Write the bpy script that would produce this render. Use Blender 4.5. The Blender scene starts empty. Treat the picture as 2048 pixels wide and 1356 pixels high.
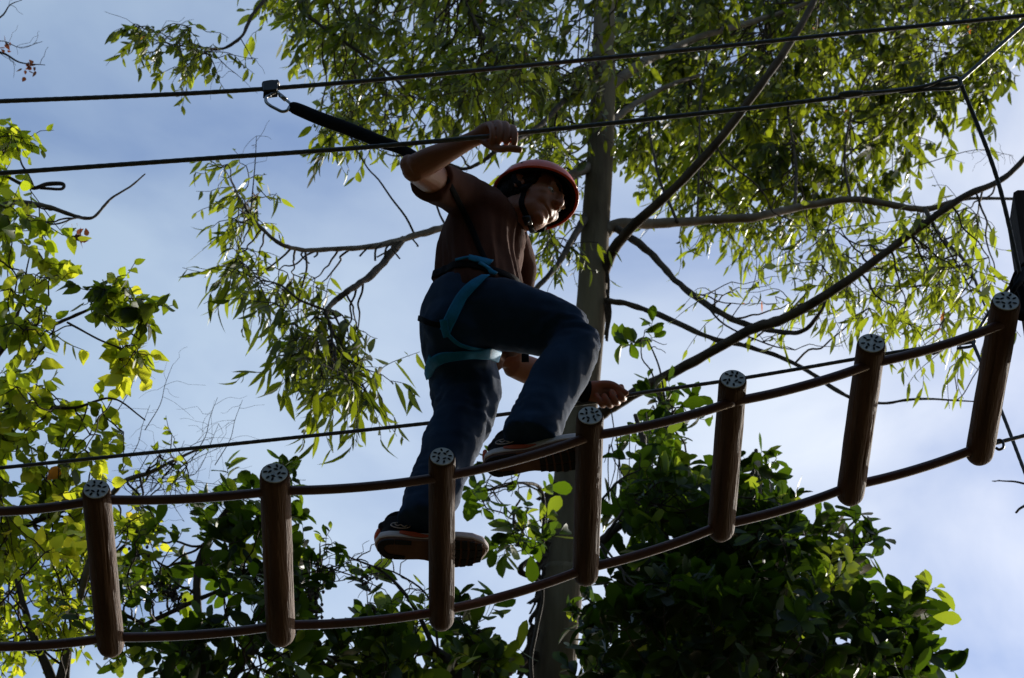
import bpy, bmesh, math, random
import numpy as np
from mathutils import Vector, Matrix, noise
from mathutils.bvhtree import BVHTree
R = math.radians
sc = bpy.context.scene
col = sc.collection

# ------------------------------------------------------------------ camera
FPX = 6800.0                      # focal length in pixels of the 2048 wide photograph
CAM = Vector((0, 0, 1.6))
PITCH = R(45)
cd = bpy.data.cameras.new('camera'); cam = bpy.data.objects.new('camera', cd); col.objects.link(cam)
cam.location = CAM; cam.rotation_euler = (R(90) + PITCH, 0, 0)
cd.sensor_width = 36; cd.lens = FPX / 2048 * 36; cd.clip_end = 3000
cd.dof.use_dof = True; cd.dof.focus_distance = 9.25; cd.dof.aperture_fstop = 17
sc.camera = cam
FW = Vector((0, math.cos(PITCH), math.sin(PITCH))); UP = Vector((0, -math.sin(PITCH), math.cos(PITCH))); RT = Vector((1, 0, 0))
# ------------------------------------------------------------------ world, sun, exposure
SUN_AZ, SUN_EL = 38.0, 30.0       # azimuth clockwise from +Y, elevation
sd = Vector((math.sin(R(SUN_AZ)) * math.cos(R(SUN_EL)), math.cos(R(SUN_AZ)) * math.cos(R(SUN_EL)), math.sin(R(SUN_EL))))
w = bpy.data.worlds.new('World'); sc.world = w; w.use_nodes = True
nt = w.node_tree; nt.nodes.clear(); N = nt.nodes.new; L = nt.links.new
out = N('ShaderNodeOutputWorld'); bg = N('ShaderNodeBackground'); sky = N('ShaderNodeTexSky')
sky.sky_type = 'NISHITA'; sky.sun_disc = False; sky.sun_elevation = R(SUN_EL); sky.sun_rotation = R(SUN_AZ)
sky.air_density = 1.0; sky.dust_density = 1.2; sky.ozone_density = 6.3
tc = N('ShaderNodeTexCoord'); mp = N('ShaderNodeMapping'); mp.inputs['Scale'].default_value = (5.0, 5.0, 9.0); mp.inputs['Location'].default_value = (7.95, -10.49, 7.81)
L(tc.outputs['Generated'], mp.inputs['Vector'])
no = N('ShaderNodeTexNoise'); no.inputs['Scale'].default_value = 1.5; no.inputs['Detail'].default_value = 7; no.inputs['Roughness'].default_value = 0.5; no.inputs['Distortion'].default_value = 0.35
L(mp.outputs[0], no.inputs['Vector'])
rp = N('ShaderNodeValToRGB'); rp.color_ramp.elements[0].position = 0.30; rp.color_ramp.elements[1].position = 0.61
rp.color_ramp.elements[0].color = (0, 0, 0, 1); rp.color_ramp.elements[1].color = (1, 1, 1, 1)
L(no.outputs['Fac'], rp.inputs[0])
mx = N('ShaderNodeMix'); mx.data_type = 'RGBA'
cm = N('ShaderNodeMix'); cm.data_type = 'RGBA'; cm.blend_type = 'MULTIPLY'; cm.inputs['Factor'].default_value = 1; cm.inputs['B'].default_value = (2.75, 2.12, 1.42, 1); cm.clamp_result = False
L(sky.outputs[0], cm.inputs['A'])
mm = N('ShaderNodeMath'); mm.operation = 'MULTIPLY_ADD'; mm.inputs[1].default_value = 0.92; mm.inputs[2].default_value = 0.08
L(rp.outputs[0], mm.inputs[0]); L(mm.outputs[0], mx.inputs['Factor']); L(sky.outputs[0], mx.inputs['A']); L(cm.outputs['Result'], mx.inputs['B'])
L(mx.outputs['Result'], bg.inputs['Color']); bg.inputs['Strength'].default_value = 0.146
L(bg.outputs[0], out.inputs[0])
sl = bpy.data.lights.new('sun', 'SUN'); sl.energy = 5.0; sl.angle = R(0.5); sl.color = (1.0, 0.95, 0.86)
so = bpy.data.objects.new('sun', sl); col.objects.link(so); so.rotation_euler = (-sd).to_track_quat('-Z', 'Y').to_euler()
so.location = (0, 0, 30)
sc.view_settings.view_transform = 'Standard'; sc.view_settings.look = 'None'; sc.view_settings.exposure = 0.0; sc.view_settings.gamma = 1
sc.render.engine = 'CYCLES'

# ------------------------------------------------------------------ helpers
def ray(px, py):
    return FW + RT * ((px - 1024) / FPX) + UP * ((678 - py) / FPX)
def P(px, py, Y):                 # point seen at a photograph pixel, standing at world depth Y
    d = ray(px, py); return CAM + d * ((Y - CAM.y) / d.y)
def PZ(px, py, Z):                # point seen at a photograph pixel, at height Z
    d = ray(px, py); return CAM + d * ((Z - CAM.z) / d.z)
def ppm(p): return FPX / max(.1, (p - CAM).dot(FW))    # photograph pixels per metre at p
def empty(name, loc, label, cat, group=None, kind=None):
    o = bpy.data.objects.new(name, None); col.objects.link(o); o.location = loc; o.empty_display_size = .1
    o['label'] = label; o['category'] = cat
    if group: o['group'] = group
    return o
def tag(o, label, cat, group=None):
    o['label'] = label; o['category'] = cat
    if group: o['group'] = group
    return o
def link(name, me, mats, parent=None, smooth=True):
    if not isinstance(mats, (list, tuple)): mats = [mats]
    idx = np.zeros(len(me.polygons), dtype=np.int32); me.polygons.foreach_get('material_index', idx); me.materials.clear()
    for m in mats: me.materials.append(m)
    me.polygons.foreach_set('material_index', idx if len(mats) > 1 else np.zeros_like(idx))
    if smooth:
        me.polygons.foreach_set('use_smooth', [True] * len(me.polygons))
    o = bpy.data.objects.new(name, me); col.objects.link(o)
    if parent:
        o.parent = parent
        a = parent; off = Vector((0, 0, 0))
        while a: off += a.location; a = a.parent
        me.transform(Matrix.Translation(-off))
    return o
def retarget(o):                  # give a top-level mesh an origin at the middle of its shape
    me = o.data; n = len(me.vertices); c = np.empty(n * 3); me.vertices.foreach_get('co', c); c = c.reshape(-1, 3)
    m = (c.min(0) + c.max(0)) / 2; me.transform(Matrix.Translation(-Vector(m))); o.location = m; return o

def catmull(pts, sub):
    pts = [np.array(p, float) for p in pts]
    if len(pts) < 3 or sub < 2:
        if len(pts) == 2 and sub > 1: return [pts[0] + (pts[1] - pts[0]) * i / sub for i in range(sub + 1)]
        return pts
    e = [2 * pts[0] - pts[1]] + pts + [2 * pts[-1] - pts[-2]]; r = []
    for i in range(1, len(e) - 2):
        p0, p1, p2, p3 = e[i - 1:i + 3]
        for k in range(sub):
            t = k / sub
            r.append(.5 * ((2 * p1) + (-p0 + p2) * t + (2 * p0 - 5 * p1 + 4 * p2 - p3) * t * t + (-p0 + 3 * p1 - 3 * p2 + p3) * t ** 3))
    r.append(pts[-1]); return r

class MB:
    def __init__(s): s.v = []; s.f = []; s.m = []
    def add(s, v, f, m=0):
        b = len(s.v); s.v += [tuple(x) for x in v]; s.f += [tuple(i + b for i in q) for q in f]; s.m += [m] * len(f)
    def loft(s, st, n=20, sub=5, ref=None, cap=0.5, m=0, sup=2.0):
        """st: list of (centre, a, b) - a across the reference, b along it"""
        arr = catmull([list(c) + [a, b] for c, a, b in st], sub)
        C = [Vector(x[:3]) for x in arr]; ring0 = len(s.v); k = len(C); V = []; F = []; lastv = None
        for i, c in enumerate(C):
            T = (C[min(i + 1, k - 1)] - C[max(i - 1, 0)]).normalized()
            wv = ref if ref is not None else (c - CAM).normalized()
            v = wv - T * wv.dot(T)
            if v.length < .15 and lastv is not None: v = lastv - T * lastv.dot(T)
            v.normalize(); lastv = v; u = T.cross(v)
            a, b = max(arr[i][3], 1e-4), max(arr[i][4], 1e-4)
            for j in range(n):
                t = 2 * math.pi * j / n; ct, stt = math.cos(t), math.sin(t)
                ct = math.copysign(abs(ct) ** (2 / sup), ct); stt = math.copysign(abs(stt) ** (2 / sup), stt)
                V.append(c + u * (a * ct) + v * (b * stt))
        for i in range(k - 1):
            for j in range(n):
                j2 = (j + 1) % n; F.append((i * n + j, i * n + j2, (i + 1) * n + j2, (i + 1) * n + j))
        T0 = (C[0] - C[1]).normalized(); T1 = (C[-1] - C[-2]).normalized()
        for (ci, T, base, flip) in ((0, T0, 0, True), (k - 1, T1, (k - 1) * n, False)):
            r = min(arr[ci][3], arr[ci][4]); prev = base
            if cap > 0:
                idx = len(V)
                for j in range(n): V.append(C[ci] + (V[base + j] - C[ci]) * .72 + T * (r * cap * .7))
                for j in range(n):
                    j2 = (j + 1) % n; q = (prev + j, prev + j2, idx + j2, idx + j); F.append(q[::-1] if flip else q)
                prev = idx
            V.append(C[ci] + T * (r * cap)); ce = len(V) - 1
            for j in range(n):
                j2 = (j + 1) % n; q = (prev + j, prev + j2, ce); F.append(q[::-1] if flip else q)
        s.add(V, F, m)
    def ell(s, c, r, rot=None, nu=20, nv=12, m=0):
        V = []; F = []; c = Vector(c)
        for i in range(nv + 1):
            ph = math.pi * i / nv
            for j in range(nu):
                th = 2 * math.pi * j / nu
                p = Vector((r[0] * math.sin(ph) * math.cos(th), r[1] * math.sin(ph) * math.sin(th), r[2] * math.cos(ph)))
                V.append(c + (rot @ p if rot else p))
        for i in range(nv):
            for j in range(nu):
                j2 = (j + 1) % nu; F.append((i * nu + j, (i + 1) * nu + j, (i + 1) * nu + j2, i * nu + j2))
        s.add(V, F, m)
    def box(s, c, h, rot=None, m=0):
        V = []
        for x in (-1, 1):
            for y in (-1, 1):
                for z in (-1, 1):
                    p = Vector((x * h[0], y * h[1], z * h[2])); V.append(Vector(c) + (rot @ p if rot else p))
        s.add(V, [(0, 1, 3, 2), (4, 6, 7, 5), (0, 4, 5, 1), (2, 3, 7, 6), (0, 2, 6, 4), (1, 5, 7, 3)], m)
    def tube(s, pts, r0, r1=None, n=6, sub=3, m=0, cap=.6):
        r1 = r0 if r1 is None else r1; k = len(pts)
        s.loft([(Vector(p), r0 + (r1 - r0) * i / (k - 1), r0 + (r1 - r0) * i / (k - 1)) for i, p in enumerate(pts)], n=n, sub=sub, cap=cap, m=m)
    def mesh(s, name='m'):
        me = bpy.data.meshes.new(name); me.from_pydata(s.v, [], s.f)
        if any(s.m): me.polygons.foreach_set('material_index', s.m)
        me.update(); return me

def remeshed(mb, voxel, smooth=3, fac=.5):
    me = mb.mesh(); o = bpy.data.objects.new('tmp', me); col.objects.link(o)
    md = o.modifiers.new('r', 'REMESH'); md.mode = 'VOXEL'; md.voxel_size = voxel; md.use_smooth_shade = True
    if smooth:
        ms = o.modifiers.new('s', 'SMOOTH'); ms.iterations = smooth; ms.factor = fac
    dg = bpy.context.evaluated_depsgraph_get(); dg.update()
    nm = bpy.data.meshes.new_from_object(o.evaluated_get(dg)); bpy.data.objects.remove(o); bpy.data.meshes.remove(me)
    return nm
def verts(me):
    c = np.empty(len(me.vertices) * 3); me.vertices.foreach_get('co', c); return c.reshape(-1, 3)
def norms(me):
    c = np.empty(len(me.vertices) * 3); me.vertices.foreach_get('normal', c); return c.reshape(-1, 3)
def setv(me, c): me.vertices.foreach_set('co', c.reshape(-1)); me.update()

# ------------------------------------------------------------------ materials
def mat(name, base, rough=.6, spec=.5, noise_amt=0, nscale=20, col2=None, bump=0, bscale=60, metal=0, sheen=0, stretch=None, sss=0, coords='Object'):
    m = bpy.data.materials.new(name); m.use_nodes = True; t = m.node_tree; b = t.nodes['Principled BSDF']
    b.inputs['Base Color'].default_value = (*base, 1); b.inputs['Roughness'].default_value = rough
    b.inputs['Specular IOR Level'].default_value = spec; b.inputs['Metallic'].default_value = metal
    if sheen: b.inputs['Sheen Weight'].default_value = sheen; b.inputs['Sheen Roughness'].default_value = .4
    if sss:
        b.inputs['Subsurface Weight'].default_value = sss; b.inputs['Subsurface Radius'].default_value = (1, .28, .12); b.inputs['Subsurface Scale'].default_value = .012
    tcn = t.nodes.new('ShaderNodeTexCoord'); mpn = t.nodes.new('ShaderNodeMapping'); t.links.new(tcn.outputs[coords], mpn.inputs[0])
    if stretch: mpn.inputs['Scale'].default_value = stretch
    if noise_amt or col2:
        n = t.nodes.new('ShaderNodeTexNoise'); n.inputs['Scale'].default_value = nscale; n.inputs['Detail'].default_value = 5
        t.links.new(mpn.outputs[0], n.inputs['Vector'])
        mxn = t.nodes.new('ShaderNodeMix'); mxn.data_type = 'RGBA'
        r = t.nodes.new('ShaderNodeValToRGB'); r.color_ramp.elements[0].position = .35; r.color_ramp.elements[1].position = .68
        t.links.new(n.outputs['Fac'], r.inputs[0]); t.links.new(r.outputs[0], mxn.inputs['Factor'])
        c2 = col2 or tuple(x * (1 - noise_amt) for x in base)
        mxn.inputs['A'].default_value = (*base, 1); mxn.inputs['B'].default_value = (*c2, 1)
        t.links.new(mxn.outputs['Result'], b.inputs['Base Color'])
    if bump:
        n2 = t.nodes.new('ShaderNodeTexNoise'); n2.inputs['Scale'].default_value = bscale; n2.inputs['Detail'].default_value = 4
        t.links.new(mpn.outputs[0], n2.inputs['Vector']); bn = t.nodes.new('ShaderNodeBump'); bn.inputs['Strength'].default_value = bump; bn.inputs['Distance'].default_value = .01
        t.links.new(n2.outputs['Fac'], bn.inputs['Height']); t.links.new(bn.outputs[0], b.inputs['Normal'])
    return m
def leafmat(name, cols, trans, tw=.5, rough=.35, spec=.5):
    """cols/trans: lists of colours along the per-leaf tone"""
    m = bpy.data.materials.new(name); m.use_nodes = True; t = m.node_tree; b = t.nodes['Principled BSDF']; o = t.nodes['Material Output']
    at = t.nodes.new('ShaderNodeAttribute'); at.attribute_name = 'tone'
    def ramp(cs):
        r = t.nodes.new('ShaderNodeValToRGB'); e = r.color_ramp.elements
        while len(e) < len(cs): e.new(.5)
        for i, c in enumerate(cs): e[i].position = c[0]; e[i].color = (*c[1], 1)
        t.links.new(at.outputs['Fac'], r.inputs[0]); return r
    r1 = ramp(cols); r2 = ramp(trans)
    t.links.new(r1.outputs[0], b.inputs['Base Color']); b.inputs['Roughness'].default_value = rough; b.inputs['Specular IOR Level'].default_value = spec
    tr = t.nodes.new('ShaderNodeBsdfTranslucent'); t.links.new(r2.outputs[0], tr.inputs[0])
    ms = t.nodes.new('ShaderNodeMixShader'); ms.inputs[0].default_value = tw
    t.links.new(b.outputs[0], ms.inputs[1]); t.links.new(tr.outputs[0], ms.inputs[2]); t.links.new(ms.outputs[0], o.inputs[0])
    return m
M = {}
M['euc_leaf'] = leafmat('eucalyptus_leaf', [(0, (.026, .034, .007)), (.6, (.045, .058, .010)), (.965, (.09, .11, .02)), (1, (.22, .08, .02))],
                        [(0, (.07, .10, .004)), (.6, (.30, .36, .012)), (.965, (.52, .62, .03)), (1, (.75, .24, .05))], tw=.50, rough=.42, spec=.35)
M['broad_leaf'] = leafmat('pale_broad_leaf', [(0, (.032, .045, .008)), (.6, (.06, .08, .010)), (.95, (.12, .14, .02)), (1, (.25, .10, .02))],
                        [(0, (.12, .16, .006)), (.55, (.52, .64, .02)), (.95, (.92, .90, .05)), (1, (.9, .35, .04))], tw=.55, rough=.5, spec=.3)
M['dark_leaf'] = leafmat('dark_glossy_leaf', [(0, (.014, .024, .006)), (.7, (.030, .048, .009)), (1, (.09, .12, .02))],
                        [(0, (.018, .042, .002)), (.7, (.13, .23, .007)), (1, (.55, .66, .04))], tw=.45, rough=.45, spec=.3)
M['dry_leaf'] = leafmat('dry_leaf', [(0, (.06, .03, .015)), (1, (.14, .06, .03))], [(0, (.15, .05, .02)), (1, (.4, .12, .05))], tw=.3, rough=.7)
M['trunk'] = mat('smooth_grey_bark', (.165, .125, .075), .85, .12, nscale=9, col2=(.070, .048, .028), bump=1.0, bscale=30, stretch=(1, 1, .18))
M['bark'] = mat('brown_branch_bark', (.085, .06, .042), .85, .2, nscale=10, col2=(.035, .025, .018), bump=.6, bscale=40)
M['palebark'] = mat('pale_branch_bark', (.17, .13, .095), .8, .2, nscale=8, col2=(.085, .06, .042), bump=.5, bscale=40)
M['strip'] = mat('peeling_bark', (.06, .04, .026), .9, .1, nscale=30, noise_amt=.5, bump=.4)
M['twig'] = mat('twig_bark', (.06, .042, .03), .8, .2, nscale=30, noise_amt=.4)
M['log'] = mat('treated_log_wood', (.120, .058, .031), .8, .2, nscale=5, col2=(.058, .029, .015), bump=.5, bscale=26, stretch=(9, .7, 9))
_t = M['log'].node_tree; _b = _t.nodes['Principled BSDF']; _oi = _t.nodes.new('ShaderNodeObjectInfo'); _mr = _t.nodes.new('ShaderNodeMapRange'); _mr.inputs['To Min'].default_value = .6; _mr.inputs['To Max'].default_value = 1.15
_h = _t.nodes.new('ShaderNodeHueSaturation'); _src = _b.inputs['Base Color'].links[0].from_socket; _t.links.new(_oi.outputs['Random'], _mr.inputs['Value']); _t.links.new(_mr.outputs[0], _h.inputs['Value']); _t.links.new(_src, _h.inputs['Color']); _t.links.new(_h.outputs[0], _b.inputs['Base Color'])
M['plate'] = mat('galvanised_plate', (.60, .62, .64), .5, .5, nscale=40, col2=(.42, .44, .46), bump=.15)
M['slot'] = mat('dark_plate_slot', (.02, .018, .016), .8, .2, noise_amt=.3)
M['pipe'] = mat('brown_plastic_hose', (.105, .040, .030), .42, .5, nscale=18, col2=(.07, .026, .020), bump=.15, bscale=120)
M['cable'] = mat('twisted_steel_cable', (.085, .088, .09), .55, .5, nscale=60, col2=(.05, .05, .05), bump=.2, metal=.35)
M['ropegrey'] = mat('grey_rope', (.15, .14, .13), .8, .2, nscale=80, noise_amt=.4, bump=.3)
M['steel'] = mat('carabiner_steel', (.30, .30, .31), .3, .5, metal=.9, nscale=40, noise_amt=.25)
M['blackmetal'] = mat('black_anodised_metal', (.03, .03, .032), .4, .5, metal=.3, nscale=40, noise_amt=.3)
M['sleeve'] = mat('black_webbing_sleeve', (.008, .009, .012), .8, .2, nscale=60, noise_amt=.3, bump=.3, bscale=300)
M['skin'] = mat('tanned_skin', (.28, .105, .050), .55, .3, nscale=14, col2=(.25, .095, .048), bump=.12, bscale=220, sss=.18)
M['hair'] = mat('dark_brown_hair', (.014, .009, .006), .8, .1, nscale=80, noise_amt=.5, bump=1, bscale=160, stretch=(1, 1, .3))
M['eyewhite'] = mat('eye_white', (.38, .33, .30), .2, .5, noise_amt=.1)
M['iris'] = mat('eye_iris', (.03, .02, .015), .15, .5, noise_amt=.2)
M['lip'] = mat('lip_skin', (.30, .11, .08), .45, .4, noise_amt=.15, sss=.1)
M['shirt'] = mat('brown_cotton', (.085, .034, .021), .95, .1, nscale=9, col2=(.062, .024, .015), bump=.25, bscale=400)
M['denim'] = mat('blue_denim', (.018, .046, .104), .9, .15, nscale=7, col2=(.012, .028, .060), bump=.35, bscale=500, sheen=.06)
M['teal'] = mat('teal_webbing', (.006, .20, .40), .7, .25, nscale=60, noise_amt=.2, bump=.3, bscale=500)
M['black'] = mat('black_webbing', (.008, .008, .009), .9, .08, nscale=60, noise_amt=.3, bump=.3, bscale=400)
M['helmet'] = mat('red_helmet_plastic', (.72, .085, .020), .38, .4, nscale=12, col2=(.60, .060, .016), bump=.06, bscale=60)
M['foam'] = mat('black_helmet_lining', (.012, .012, .013), .85, .2, nscale=30, noise_amt=.3, bump=.3)
M['shoe'] = mat('black_shoe_mesh', (.022, .018, .020), .85, .2, nscale=60, noise_amt=.35, bump=.5, bscale=500)
M['midsole'] = mat('pale_midsole_foam', (.70, .60, .58), .6, .3, nscale=30, noise_amt=.15)
M['outsole'] = mat('brown_outsole', (.17, .085, .055), .7, .25, nscale=20, col2=(.12, .055, .035), bump=.2)
M['tread'] = mat('black_tread_rubber', (.016, .013, .013), .7, .3, nscale=30, noise_amt=.3, bump=.2)
M['orange'] = mat('orange_shoe_trim', (.75, .12, .04), .5, .4, nscale=20, noise_amt=.2)
M['post'] = mat('dark_post_wood', (.06, .04, .03), .85, .2, nscale=5, col2=(.025, .018, .014), bump=.7, bscale=30, stretch=(6, 6, .5))
M['ground'] = mat('forest_floor', (.075, .055, .035), .95, .1, nscale=.5, col2=(.035, .045, .018), bump=.8, bscale=4, coords='Object')

# ------------------------------------------------------------------ ground
g = MB(); n = 40; S = 600
gv = []
for i in range(n + 1):
    for j in range(n + 1):
        x = (i / n * 2 - 1); y = (j / n * 2 - 1); x = math.copysign(abs(x) ** 2, x) * S; y = math.copysign(abs(y) ** 2, y) * S + 8
        gv.append((x, y, .25 * noise.noise(Vector((x * .08, y * .08, 0))) - .1))
g.add(gv, [(i * (n + 1) + j, (i + 1) * (n + 1) + j, (i + 1) * (n + 1) + j + 1, i * (n + 1) + j + 1) for i in range(n) for j in range(n)])
o = link('ground', g.mesh(), M['ground']); o['kind'] = 'structure'

# ------------------------------------------------------------------ the log bridge
YN = 6.5                                      # world depth of the near ends of the logs
Y0 = YN + .325                                # the walker's depth
near_px = [(192, 979, 29), (549, 947, 30.5), (884, 914, 27), (1180, 832, 27.5), (1466, 759, 28.5), (1743, 687, 29.5), (2012, 603, 30)]
far_px = [(222, 1301), (562, 1279), (883, 1249), (1171, 1159), (1441, 1070), (1699, 998), (1957, 917)]
ordn = ['first', 'second', 'third', 'fourth', 'fifth', 'sixth', 'seventh']
notes = ['first log step from the left, nearest the yellow-green tree', 'second log step from the left, over the dark bushes',
         'third log step from the left, under the rear shoe', 'fourth log step from the left, under the front shoe',
         'fifth log step from the left, just ahead of the walker', 'sixth log step from the left, standing against open sky',
         'seventh and highest log step, at the right by the dark post']
logs = []
for i, ((nx, ny, hw), (fx, fy)) in enumerate(zip(near_px, far_px)):
    a = P(nx, ny, YN); b = PZ(fx, fy, a.z); r = hw / ppm(a); ax = (b - a).normalized(); Llen = (b - a).length
    logs.append((a, b, r, ax))
    e = empty('log_step', (a + b) / 2, 'round brown wooden ' + notes[i], 'log step', 'log steps of the hanging bridge')
    rnd = random.Random(50 + i)
    mb = MB(); n = 96; u = Vector((0, 0, 1)); v = ax.cross(u).normalized(); ks = 60; cr = [(rnd.uniform(3.4, 6.0), rnd.uniform(0, .5), rnd.uniform(.5, 1), rnd.random() * 9) for _ in range(3)]; kn = [(rnd.uniform(3.3, 6.1), rnd.uniform(.15, .85)) for _ in range(2)]
    V = []; F = []
    ph = rnd.random() * 10
    for k in range(ks + 1):
        t = k / ks; c = a + ax * (Llen * t)
        rr = r
        if t < .02: rr = r * (.93 + .07 * t / .02)
        if t > .955: rr = r * math.sqrt(max(.35, 1 - ((t - .955) / .045) ** 2 * .5))
        for j in range(n):
            th = 2 * math.pi * j / n
            d = 1 + .03 * noise.noise(Vector((math.cos(th) * 1.6 + ph, math.sin(th) * 1.6, t * 5))) + .016 * noise.noise(Vector((math.cos(th) * 9 + ph, math.sin(th) * 9, t * 6)))
            for (ta, s0, s1, sd_) in cr:
                if s0 < t < s1:
                    dth = abs((th - ta - .12 * noise.noise(Vector((t * 4, sd_, 0))) + math.pi) % (2 * math.pi) - math.pi); d -= .09 * max(0, 1 - dth / .075) * min(1, (t - s0) * 8, (s1 - t) * 8)
            for (ta, tt) in kn:
                q2 = ((th - ta) / .32) ** 2 + ((t - tt) / .03) ** 2; d += .05 * math.exp(-q2) - .07 * math.exp(-q2 * 8)
            V.append(c + (u * math.sin(th) + v * math.cos(th)) * rr * d)
    for k in range(ks):
        for j in range(n):
            j2 = (j + 1) % n; F.append((k * n + j, k * n + j2, (k + 1) * n + j2, (k + 1) * n + j))
    V.append(a); V.append(b)
    for j in range(n):
        j2 = (j + 1) % n; F.append((j2, j, len(V) - 2)); F.append((ks * n + j, ks * n + j2, len(V) - 1))
    mb.add(V, F); lo = link('log', mb.mesh(), M['log'], e)
    # plate
    mb = MB(); rp_ = r * .86; t0 = -.0035; n = 36
    V = [a + ax * t0 + (u * math.sin(2 * math.pi * j / n) + v * math.cos(2 * math.pi * j / n)) * rp_ for j in range(n)]
    V += [a + ax * .004 + (u * math.sin(2 * math.pi * j / n) + v * math.cos(2 * math.pi * j / n)) * rp_ * 1.01 for j in range(n)]
    F = [(j, (j + 1) % n, n + (j + 1) % n, n + j) for j in range(n)]
    V.append(a + ax * t0); F += [((j + 1) % n, j, 2 * n) for j in range(n)]
    mb.add(V, F)
    slots = [(.70, k * 45 + rnd.uniform(-9, 9), k * 45 + 6) for k in range(8)] + [(.36, k * 90 + 30 + rnd.uniform(-12, 12), k * 90 + 120 + rnd.uniform(-25, 25)) for k in range(4)]
    off = rnd.uniform(0, 45)
    for (rf, an, ro) in slots:
        an = R(an + off); ro = R(ro + off + rnd.uniform(-20, 20))
        c = a + ax * (t0 - .0012) + (u * math.sin(an) + v * math.cos(an)) * rp_ * rf
        d1 = u * math.sin(ro) + v * math.cos(ro); d2 = d1.cross(ax)
        l_, w_ = r * .165, r * .085
        VV = [c + d1 * (l_ * math.cos(q)) + d2 * (w_ * math.sin(q)) for q in [2 * math.pi * z / 10 for z in range(10)]]
        mb.add(VV, [tuple(range(10))[::-1]], 1)
    link('end_plate', mb.mesh(), [M['plate'], M['slot']], e, smooth=False)

# hoses threaded through the logs, one length between each pair
nh = [(-60, 1024), (192, 1000), (549, 982), (884, 954), (1180, 873), (1466, 804), (1743, 728), (2012, 645)]
fh = [(-60, 1293), (218, 1275), (562, 1251), (884, 1222), (1171, 1138), (1443, 1050), (1702, 972), (1962, 893)]
for side, hp in (('near', nh), ('far', fh)):
    for i in range(7):
        (x0, y0), (x1, y1) = hp[i], hp[i + 1]
        def pt(k, x, y):
            k = max(k, 0)
            a, b, r, ax = logs[min(k, 6)]
            tt = .06 if side == 'near' else .60
            return P(x, y, a.y + (b - a).y * (.09 if side == 'near' else .92))
        A = pt(i - 1, x0, y0); B = pt(i, x1, y1)
        A = A.lerp(B, .02); d = (B - A)
        mid = [(A.lerp(B, t) + Vector((0, 0, -.012 * 4 * t * (1 - t)))) for t in (0, .25, .5, .75, 1)]
        # the hose dips a little, as its weight makes it, and bends steeper near the uphill log
        mb = MB(); rr = 9.6 / ppm(A); mb.loft([(p, rr, rr) for p in mid], n=16, sub=8, cap=.1)
        where = ('left of the first log step' if i == 0 else 'between the %s and %s log steps from the left' % (ordn[i - 1], ordn[i]))
        o = retarget(link('hose', mb.mesh(), M['pipe'])); tag(o, '%s brown hose %s' % ('upper near-side' if side == 'near' else 'lower far-side', where), 'hose', 'hoses joining the log steps')

# ------------------------------------------------------------------ cables
def cable_mesh(pts, r, lobes=6, pitch=.045, step=.006, amp=.13, n=18):
    P_ = catmull([tuple(p) for p in pts], 24) if len(pts) > 2 else [np.array(pts[0]), np.array(pts[-1])]
    P_ = np.array(P_); seg = np.linalg.norm(np.diff(P_, axis=0), axis=1); s = np.concatenate([[0], np.cumsum(seg)]); Lt = s[-1]; k = int(Lt / step) + 1
    ss = np.linspace(0, Lt, k); C = np.stack([np.interp(ss, s, P_[:, a]) for a in range(3)], 1)
    T = np.gradient(C, axis=0); T /= np.linalg.norm(T, axis=1)[:, None]
    ref = np.array([0, 0, 1.]) if abs(T[0][2]) < .8 else np.array([0, 1., 0])
    U = np.cross(T, ref); U /= np.linalg.norm(U, axis=1)[:, None]; W = np.cross(U, T)
    th = np.linspace(0, 2 * np.pi, n, endpoint=False)
    rad = r * (1 + amp * (np.abs(np.cos(lobes / 2 * (th[None, :] + ss[:, None] * 2 * np.pi / pitch / 1.0)))) - amp * .6)
    V = C[:, None, :] + rad[..., None] * (np.cos(th)[None, :, None] * U[:, None, :] + np.sin(th)[None, :, None] * W[:, None, :])
    V = V.reshape(-1, 3); F = []
    for i in range(k - 1):
        for j in range(n): j2 = (j + 1) % n; F.append((i * n + j, i * n + j2, (i + 1) * n + j2, (i + 1) * n + j))
    mb = MB(); mb.v = [tuple(x) for x in V]; mb.f = F; mb.m = [0] * len(F)
    mb.f.append(tuple(range(n))[::-1]); mb.f.append(tuple(range((k - 1) * n, k * n))); mb.m += [0, 0]
    return mb
YB = Y0                                        # belay cable over the middle
YHN = YN - .20; YHF = YN + .84                 # hand cables
def cab(name, pts, rpx, label, **k):
    ps = [P(*p) for p in pts]; r = rpx / ppm(ps[len(ps) // 2])
    o = link(name, cable_mesh(ps, r, **k).mesh(), M['cable']); retarget(o); tag(o, label, 'cable'); return o
cab('belay_cable', [(-80, 206, YB), (525, 178, YB), (1200, 117, YB), (1700, 66, YB), (2140, 22, YB)], 4.6, 'highest steel cable, carrying the pulley of the black lanyard')
cab('hand_cable', [(-80, 352, YHN), (400, 318, YHN), (700, 297, YHN), (985, 272, YHN), (1060, 264, YHN), (1500, 216, YHN), (1915, 166, YHN)], 4.8, 'steel hand cable gripped by the raised hand of the walker')
cab('hand_cable', [(-80, 944, YHF), (400, 895, YHF), (860, 846, YHF), (1020, 827, YHF), (1200, 802, YHF), (1262, 789, YHF), (1500, 754, YHF), (1800, 703, YHF), (1945, 684, YHF)], 3.8, 'steel hand cable held by the lowered hand, passing behind both legs')
cab('stay_cable', [(1920, 163, YHN), (1992, 350, YHN + .12), (2040, 548, YHN + .25)], 4.4, 'steel stay from the end of the upper hand cable down to the dark post', amp=.2)
cab('stay_cable', [(1918, 163, YHN), (2040, 55, YHN + .05), (2100, 0, YHN + .08)], 3.8, 'steel stay rising to the upper right corner from the end of the upper hand cable')
cab('stay_cable', [(1945, 684, YHF), (2000, 815, YHF), (2048, 940, YHF), (2090, 1050, YHF)], 3.6, 'steel stay running down behind the last log step to the right edge', amp=.2)
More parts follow.
